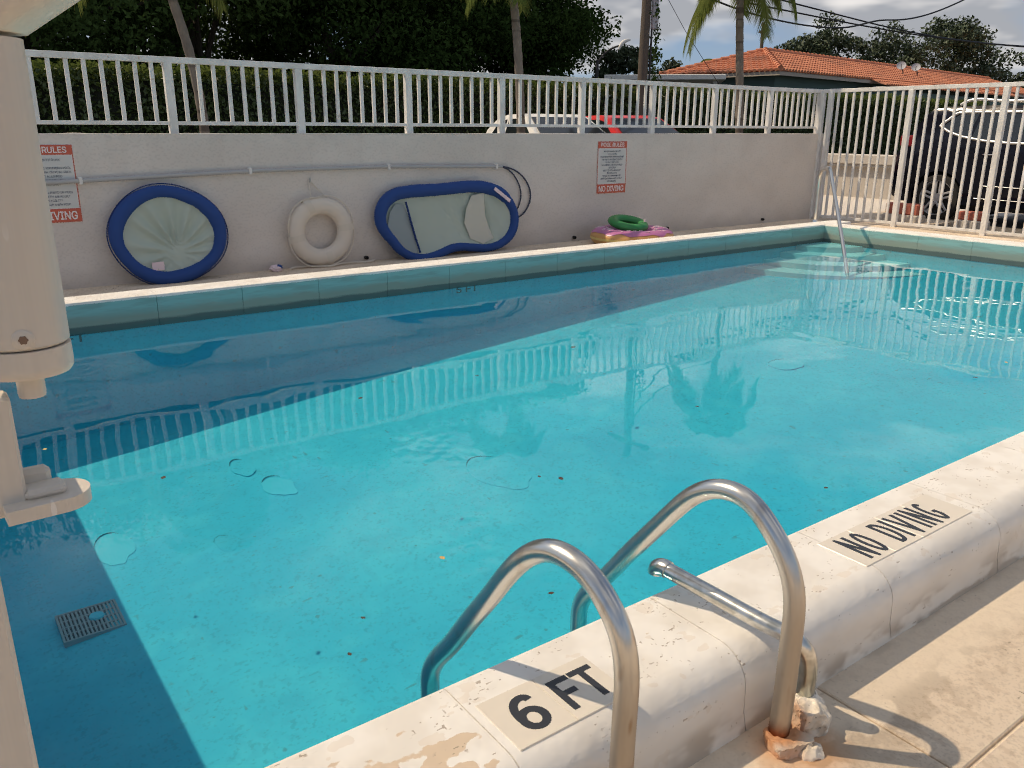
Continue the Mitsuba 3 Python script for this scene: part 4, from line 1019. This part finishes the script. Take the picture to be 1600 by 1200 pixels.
def palm(key, label, trunk, crown, nfr, length, seed, r0, spread=(0, 6.28), droop=1.0):
    r = np.random.default_rng(seed)
    k = tag(key, label, 'palm tree')
    p = spline(trunk, 60); rad = np.interp(np.linspace(0, 1, 60), [0, 0.08, 0.5, 1], [r0 * 1.45, r0 * 1.12, r0, r0 * 0.9]) * (1 + 0.05 * np.sin(np.arange(60) * 1.9))
    put(k + '__trunk', tube(p, rad, 14), 'mat_bark', smooth=40)
    c = np.array(crown)
    for i in range(nfr):
        a = spread[0] + (spread[1] - spread[0]) * (i + 0.5 * r.random()) / nfr
        el = r.uniform(-0.25, 0.75); L = length * r.uniform(0.8, 1.1)
        t = np.linspace(0, 1, 26)
        hor = L * (np.sin(t * 1.35 * 1.0) / 1.35) * math.cos(el * 0.6)
        ver = L * (math.sin(el) * t - droop * 0.62 * t ** 2.1)
        rac = c + np.stack([hor * math.cos(a), hor * math.sin(a), ver], 1)
        vs, fs = [], []
        n0 = 0
        for j in range(70):
            tt = 0.10 + 0.88 * j / 69
            b = np.array([np.interp(tt, t, rac[:, q]) for q in range(3)]); tn = np.array([np.interp(min(tt + 0.03, 1), t, rac[:, q]) for q in range(3)]) - b; tn /= np.linalg.norm(tn) + 1e-9
            side = np.cross(tn, [0, 0, 1]); side /= np.linalg.norm(side) + 1e-9
            ll = L * 0.34 * math.sin(math.pi * (0.12 + 0.80 * tt)) ** 0.7 * r.uniform(0.8, 1.1)
            for sgn in (-1, 1):
                d = side * sgn * 0.72 + tn * 0.55 + np.array([0, 0, -0.25 - 0.35 * r.random()]); d /= np.linalg.norm(d)
                e1 = b + d * ll * 0.5; e2 = b + d * ll * 0.98 + np.array([0, 0, -ll * 0.30]); wv = tn * 0.013 * length / 1.4
                vs += [b - wv, b + wv, e1 - wv * 1.3, e1 + wv * 1.3, e2]; fs += [[n0, n0 + 1, n0 + 3], [n0, n0 + 3, n0 + 2], [n0 + 2, n0 + 3, n0 + 4]]; n0 += 5
        fr = trimesh.Trimesh(np.array(vs), np.array(fs), process=False)
        put(k + '__frond', cat([fr, tube(rac, np.linspace(0.014, 0.004, 26), 5)]), 'mat_palm')


palm('palm_tree', 'slim palm with a leaning trunk behind the left part of the railing', [[2.95, 9.9, -0.05], [2.94, 9.9, 0.9], [2.92, 9.9, 1.5], [2.83, 9.9, 2.11], [2.74, 9.9, 2.48], [2.60, 9.9, 3.2]], [2.60, 9.9, 3.28], 12, 1.05, 31, 0.052)
palm('palm_tree_001', 'slim grey palm rising behind the middle of the railing', [[7.42, 9.9, -0.05], [7.38, 9.9, 1.15], [7.30, 9.9, 2.37], [7.19, 9.9, 3.15]], [7.18, 9.9, 3.22], 12, 0.95, 37, 0.060)
palm('palm_tree_002', 'tall grey palm with drooping fronds against the sky by the tiled roof', [[12.20, 9.9, -0.05], [12.12, 9.9, 1.5], [11.98, 9.9, 2.6], [11.88, 9.9, 3.6]], [11.87, 9.9, 3.70], 11, 1.30, 44, 0.068, droop=1.35)


def tree(key, label, x, y, z0, z1, rad, n, leaf, seed, mat='mat_leafdark', clumps=60, trunk=True, flat=1.0):
    r = np.random.default_rng(seed); k = tag(key, label, 'tree')
    zc = (z0 + z1) / 2; hz = (z1 - z0) / 2
    d = r.normal(size=(clumps, 3)); d /= np.linalg.norm(d, axis=1, keepdims=True)
    cc = d * (0.35 + 0.62 * r.random((clumps, 1)) ** 0.6) * np.array([rad, rad, hz]) + [x, y, zc]
    cr = rad * r.uniform(0.16, 0.34, clumps)
    w = cr ** 2; idx = r.choice(clumps, n, p=w / w.sum())
    dd = r.normal(size=(n, 3)); dd /= np.linalg.norm(dd, axis=1, keepdims=True); dd *= r.random((n, 1)) ** 0.45
    pts = cc[idx] + dd * cr[idx][:, None] * np.array([1.15, 1.15, 0.75 * flat])
    put(k + '__crown', leaves(pts, r.uniform(0.7, 1.3, n) * leaf, r, up=0.45), mat)
    if trunk:
        base = np.array([x, y, -0.3]); limbs = [tube(spline([base, [x + 0.05 * rad, y, z0 * 0.5], [x - 0.04 * rad, y, z0 + hz * 0.3], [x, y, zc + hz * 0.3]], 20), np.linspace(0.06, 0.02, 20) * (1 + rad * 0.6), 9)]
        for j in range(7):
            e = cc[r.integers(clumps)]; s = np.array([x, y, z0 + hz * 0.2 * r.random()])
            limbs.append(tube(spline([s, s * 0.6 + e * 0.4 + [0, 0, 0.25 * hz], s * 0.25 + e * 0.75 + [0, 0, 0.1 * hz], e], 12), np.linspace(0.03, 0.008, 12) * (1 + rad * 0.6), 6))
        put(k + '__trunk', cat(limbs), 'mat_wood', smooth=50)


BIG = [(-2.0, 26.0, 4.5, 'leftmost'), (3.2, 25.7, 4.2, 'second from the left'), (8.0, 26.6, 4.3, 'third from the left'), (12.6, 26.0, 4.1, 'behind the middle of the railing'), (16.6, 27.0, 4.2, 'second from the utility pole'), (20.6, 27.6, 3.5, 'nearest the utility pole')]
for i, (x, y, rad, pos) in enumerate(BIG):
    tree(num('shade_tree'), f'dense dark shade tree behind the hedge, {pos}', x, y, 0.8, 10.0, rad, 52000, 0.185, 50 + i, 'mat_leafmid' if i in (1, 2) else 'mat_leafdark', clumps=130)
for i, (x, y, z0, z1, rad, n, lab) in enumerate(((23.6, 24.9, 0.8, 4.5, 1.2, 5000, 'small dark tree in the gap left of the utility pole'), (29.0, 28.0, 0.8, 4.2, 1.2, 4000, 'low round tree just right of the utility pole'),
                                             (53.5, 36.7, 1.7, 8.5, 3.1, 12000, 'bushy tree behind the left end of the tiled roof'), (58.6, 32.7, 1.7, 8.9, 4.05, 16000, 'large bushy tree behind the middle of the tiled roof'),
                                             (63.5, 30.0, 1.0, 6.9, 3.2, 8000, 'tree behind the right end of the tiled roof'), (65.5, 26.2, 0.5, 7.8, 3.0, 9000, 'tree at the far right edge beyond the roof'), (69.0, 21.6, 0.5, 7.5, 4.5, 7000, 'tree beyond the dark vehicle at the right frame edge'))):
    tree(num('background_tree'), lab, x, y, z0, z1, rad, n, 0.21 if x < 40 else 0.28, 80 + i, 'mat_leaffar', clumps=60)
palm('background_palm', 'small distant palm left of the tall grey palm above the roof edge', [[30.4, 26.0, -0.2], [30.4, 26.0, 2.2], [30.4, 26.0, 3.9]], [30.4, 26.0, 3.95], 9, 1.5, 66, 0.11)
vr = np.random.default_rng(5)

# ------------------------------------------------------------------ utility pole, lamp, wires
k = tag('utility_pole', 'dark wooden utility pole behind the hedge carrying overhead wires', 'utility pole')
put(k + '__shaft', tube([[15.74, 16.0, -0.3], [15.74, 16.0, 3.0], [15.82, 16.0, 7.4]], [0.145, 0.12, 0.10], 14), 'mat_wood', smooth=50)
put(k + '__conduit', tube([[15.86, 15.9, 0.0], [15.88, 15.9, 3.0], [15.92, 15.92, 6.5]], 0.025, 8), 'mat_dark', smooth=50)
put(k + '__meter_box', box(15.86, 16.02, 15.82, 15.95, 3.55, 4.25, 0.02), 'mat_soffit')
put(k + '__crossarm', box(15.75, 15.85, 15.2, 16.8, 7.0, 7.12, 0.01), 'mat_wood')
n = 420; t = vr.random(n)
put(tag('climbing_vine', 'leafy vine hanging down the right side of the utility pole', 'vine'), leaves(np.stack([16.0 + vr.normal(0, 0.06, n) + 0.08 * np.sin(t * 9), 15.85 + vr.normal(0, 0.08, n), 2.2 + 3.4 * t], 1), vr.uniform(0.07, 0.14, n), vr), 'mat_leafdark')
k = tag('street_lamp', 'curved pale street lamp head showing beside the dark trees left of the pole', 'street lamp')
put(k + '__pole', tube([[18.2, 20.5, -0.3], [18.2, 20.5, 3.2]], 0.05, 8), 'mat_dark', smooth=50)
put(k + '__arm', tube(spline([[18.2, 20.5, 3.1], [18.4, 20.3, 3.45], [18.7, 20.0, 3.62]], 12), 0.03, 7), 'mat_dark', smooth=50)
arc = spline([[18.62, 20, 3.50], [18.72, 20, 3.66], [18.88, 20, 3.76], [19.08, 20, 3.80]], 20)
put(k + '__head', tube(arc, 0.015 + 0.045 * np.sin(np.linspace(0.25, 3.0, 20)), 10), 'mat_trim', smooth=60)
k = tag('overhead_wires_pole', 'far dark utility pole rising over the tiled roof', 'utility pole')
put(k + '__shaft', tube([[37.0, 29.12, -0.3], [36.95, 29.12, 6.35]], 0.085, 8), 'mat_wood', smooth=50); put(k + '__crossarm', box(36.68, 37.2, 29.08, 29.16, 5.85, 5.96), 'mat_wood')
for i, (lab, pts) in enumerate((('upper of the two parallel black overhead wires', [[15.8, 16, 6.6], [19.4, 16, 4.85], [22.16, 16, 4.58], [26.97, 16, 4.30], [36, 16, 4.29], [52, 16, 4.9]]),
                                ('lower of the two parallel black overhead wires', [[15.8, 16, 6.2], [18.4, 16, 4.60], [20.44, 16, 4.43], [26.25, 16, 4.24], [34, 16, 4.22], [52, 16, 4.7]]),
                                ('sagging black service wire swinging up to the top right of the sky', [[15.8, 15.9, 4.9], [18.29, 15, 4.05], [19.2, 15, 3.97], [21.74, 15, 3.91], [22.96, 15, 4.01], [24.38, 15, 4.28], [25.22, 15, 4.35], [28.98, 15, 5.21], [34, 15, 6.6]]),
                                ('thin guy wire slanting down right of the utility pole', [[15.9, 16.0, 4.9], [17.2, 16.0, 3.6], [19.0, 16.0, 2.05]]))):
    put(tag(num('overhead_wire'), lab, 'wire'), tube(spline(pts, 60) if len(pts) > 3 else pts, (0.022, 0.022, 0.024, 0.007)[i], 6), 'mat_black', smooth=60)

# ------------------------------------------------------------------ house
k = tag('tiled_house', 'low house with an orange clay tile roof behind the hedge at right', 'house')
SC = 1.25
eye = EYE
C = eye + (np.array([21.54, 16.22, 2.84]) - eye) * SC; th = 0.1376
U, W = np.array([math.cos(th), math.sin(th), 0]), np.array([-math.sin(th), math.cos(th), 0])
wid, ln, rise = 4.33 * SC, 34.5, 1.0
ov = 0.45
hM = frame(C, U, W, [0, 0, 1])
put(k + '__wall', moved(box(ov, ln - ov, ov, wid - ov, -C[2] - 0.3, -0.1), hM), 'mat_house')
put(k + '__soffit', moved(box(0.06, ln - 0.06, 0.06, wid - 0.06, -0.10, -0.055), hM), 'mat_soffit')
put(k + '__fascia', moved(cat([box(0.02, ln, 0.0, 0.06, -0.16, -0.02), box(0.0, 0.06, 0.0, wid, -0.16, -0.02)]), hM), 'mat_wood_light')
for x0 in (3.0, 8.0, 13.0, 19.0):
    wk = put(k + '__window', moved(box(x0, x0 + 1.8, ov - 0.03, ov + 0.02, -1.7, -0.5), hM), 'mat_trim'); put(wk + '__pane', moved(box(x0 + 0.07, x0 + 1.73, ov - 0.036, ov - 0.02, -1.63, -0.57), hM), 'mat_glass')
a_ = 2.77 * SC; half = wid / 2


def tile_plane(o, u, v, length, vmax, pitch_r, col=0.225, row=0.36):
    """Barrel tiles over a roof slope: u along the eave, v up the slope (3D, unit); vmax(x) is the slope length at x."""
    nn = np.cross(u, v); nn = nn if nn[2] > 0 else -nn
    V, Fc = [], []; c = 0
    th_ = np.linspace(0, np.pi, 6)
    for i in range(int(length / col)):
        x = (i + 0.5) * col; m = vmax(x)
        r = 0
        while r * row < m:
            s0, s1 = r * row, min((r + 1) * row + 0.04, m + 0.03)
            for s, lift, w in ((s0, 0.035, 0.098), (s1, 0.0, 0.085)):
                for t in th_:
                    V.append(o + u * (x + w * math.cos(t)) + v * s + nn * (lift + w * 0.8 * math.sin(t)))
            for j in range(5):
                a, b = c + j, c + 6 + j
                Fc += [[a, a + 1, b + 1], [a, b + 1, b]]
            V.append(o + u * x + v * s0 + nn * 0.01); Fc += [[c + 12, c + j + 1, c + j] for j in range(5)]
            c += 13; r += 1
    return trimesh.Trimesh(np.array(V), np.array(Fc), process=False)


up_f = np.array([0, 0, rise]) + W * half; lf = np.linalg.norm(up_f); up_f /= lf
up_h = np.array([0, 0, rise]) + U * a_; lh = np.linalg.norm(up_h); up_h /= lh
front = tile_plane(C + U * 0.0 - up_f * 0.06, U, up_f, ln, lambda x: lf * min(1.0, x / a_) * min(1.0, max(0.02, (ln - x) / a_)), 0)
hip = tile_plane(C - up_h * 0.06, W, up_h, wid, lambda x: lh * max(0.02, min(1.0, x / half, (wid - x) / half)), 0)
rk = put(k + '__roof', moved(trimesh.Trimesh(np.array([[0, 0, 0], [0, wid, 0], [a_, half, rise], [ln - a_, half, rise], [ln, 0, 0], [ln, wid, 0]]) - [0, 0, 0.012], np.array([[0, 2, 1], [0, 4, 3], [0, 3, 2], [1, 2, 3], [1, 3, 5], [4, 5, 3]])), hM), 'mat_roof')
for m in (front, hip):
    kk = put(rk + '__tile_field', m, 'mat_roof'); labels[kk] = {'kind': 'stuff'}
caps = []
for p0, p1 in ((C, C + U * a_ + W * half + [0, 0, rise]), (C + W * wid, C + U * a_ + W * half + [0, 0, rise]), (C + U * a_ + W * half + [0, 0, rise], C + U * (ln - a_) + W * half + [0, 0, rise])):
    nseg = int(np.linalg.norm(p1 - p0) / 0.36)
    for j in range(nseg):
        s, e = p0 + (p1 - p0) * j / nseg, p0 + (p1 - p0) * (j + 1.12) / nseg
        caps.append(tube([s + [0, 0, 0.07], e + [0, 0, 0.045]], [0.12, 0.10], 8))
kk = put(rk + '__ridge_tiles', cat(caps), 'mat_roof', smooth=50); labels[kk] = {'kind': 'stuff'}
lowf = tile_plane(C + U * 7.6 - up_f * 0.75 + np.array([0, 0, -0.02]), U, up_f, 18, lambda x: 0.75, 0)
kk = put(rk + '__porch_tiles', lowf, 'mat_roof'); labels[kk] = {'kind': 'stuff'}
put(k + '__gable_trim', moved(box(7.45, 7.58, -0.72, -0.25, -0.46, -0.30), hM), 'mat_trim')
put(k + '__porch_wall', moved(box(7.6, 25, -0.35, ov, -C[2] - 0.3, -0.42), hM), 'mat_house')
k = tag('carport', 'flat white roof slab on posts beside the left end of the tiled house', 'carport')
A_, B_ = np.array([22.14, 18.73, 0]), np.array([19.6, 21.4, 0]); dv = (B_ - A_) / np.linalg.norm(B_ - A_); pv = np.array([dv[1], -dv[0], 0]); pv = pv if pv[0] > 0 else -pv
cM = frame(A_, dv, pv, [0, 0, 1])
put(k + '__roof_slab', moved(box(0, 3.9, 0, 2.6, 2.71, 2.88, 0.02), cM), 'mat_trim')
for x in (0.25, 3.6):
    put(k + '__post', moved(box(x, x + 0.12, 0.3, 0.42, -0.3, 2.71), cM), 'mat_trim')
for i, (s, v_, lab) in enumerate(((13.7, 0.42, 'left satellite dish on the tiled roof'), (15.6, 0.44, 'right satellite dish on the tiled roof'))):
    kk = tag(num('satellite_dish'), lab, 'satellite dish')
    o = C + U * s + up_f * lf * v_ + [0, 0, 0.1]
    put(kk + '__mast', tube([o, o + [0, 0, 0.12], o + U * -0.25 + [0, 0, 0.30]], 0.025, 7), 'mat_dark', smooth=50)
    nn = np.array([-0.75, -0.45, 0.5]); nn /= np.linalg.norm(nn); t1 = np.cross(nn, [0, 0, 1]); t1 /= np.linalg.norm(t1)
    put(kk + '__dish', moved(lathe([(0, 0), (0.10, 0.012), (0.18, 0.045), (0.21, 0.07), (0.215, 0.065), (0.18, 0.03), (0.10, -0.01), (0, -0.02)], 20), frame(o + U * -0.28 + [0, 0, 0.34], t1, np.cross(nn, t1), nn)), 'mat_soffit', smooth=50)
    put(kk + '__feed_arm', tube([o + U * -0.28 + [0, 0, 0.18], o + U * -0.28 + nn * 0.35 + [0, 0, 0.23]], 0.015, 6), 'mat_dark', smooth=50)
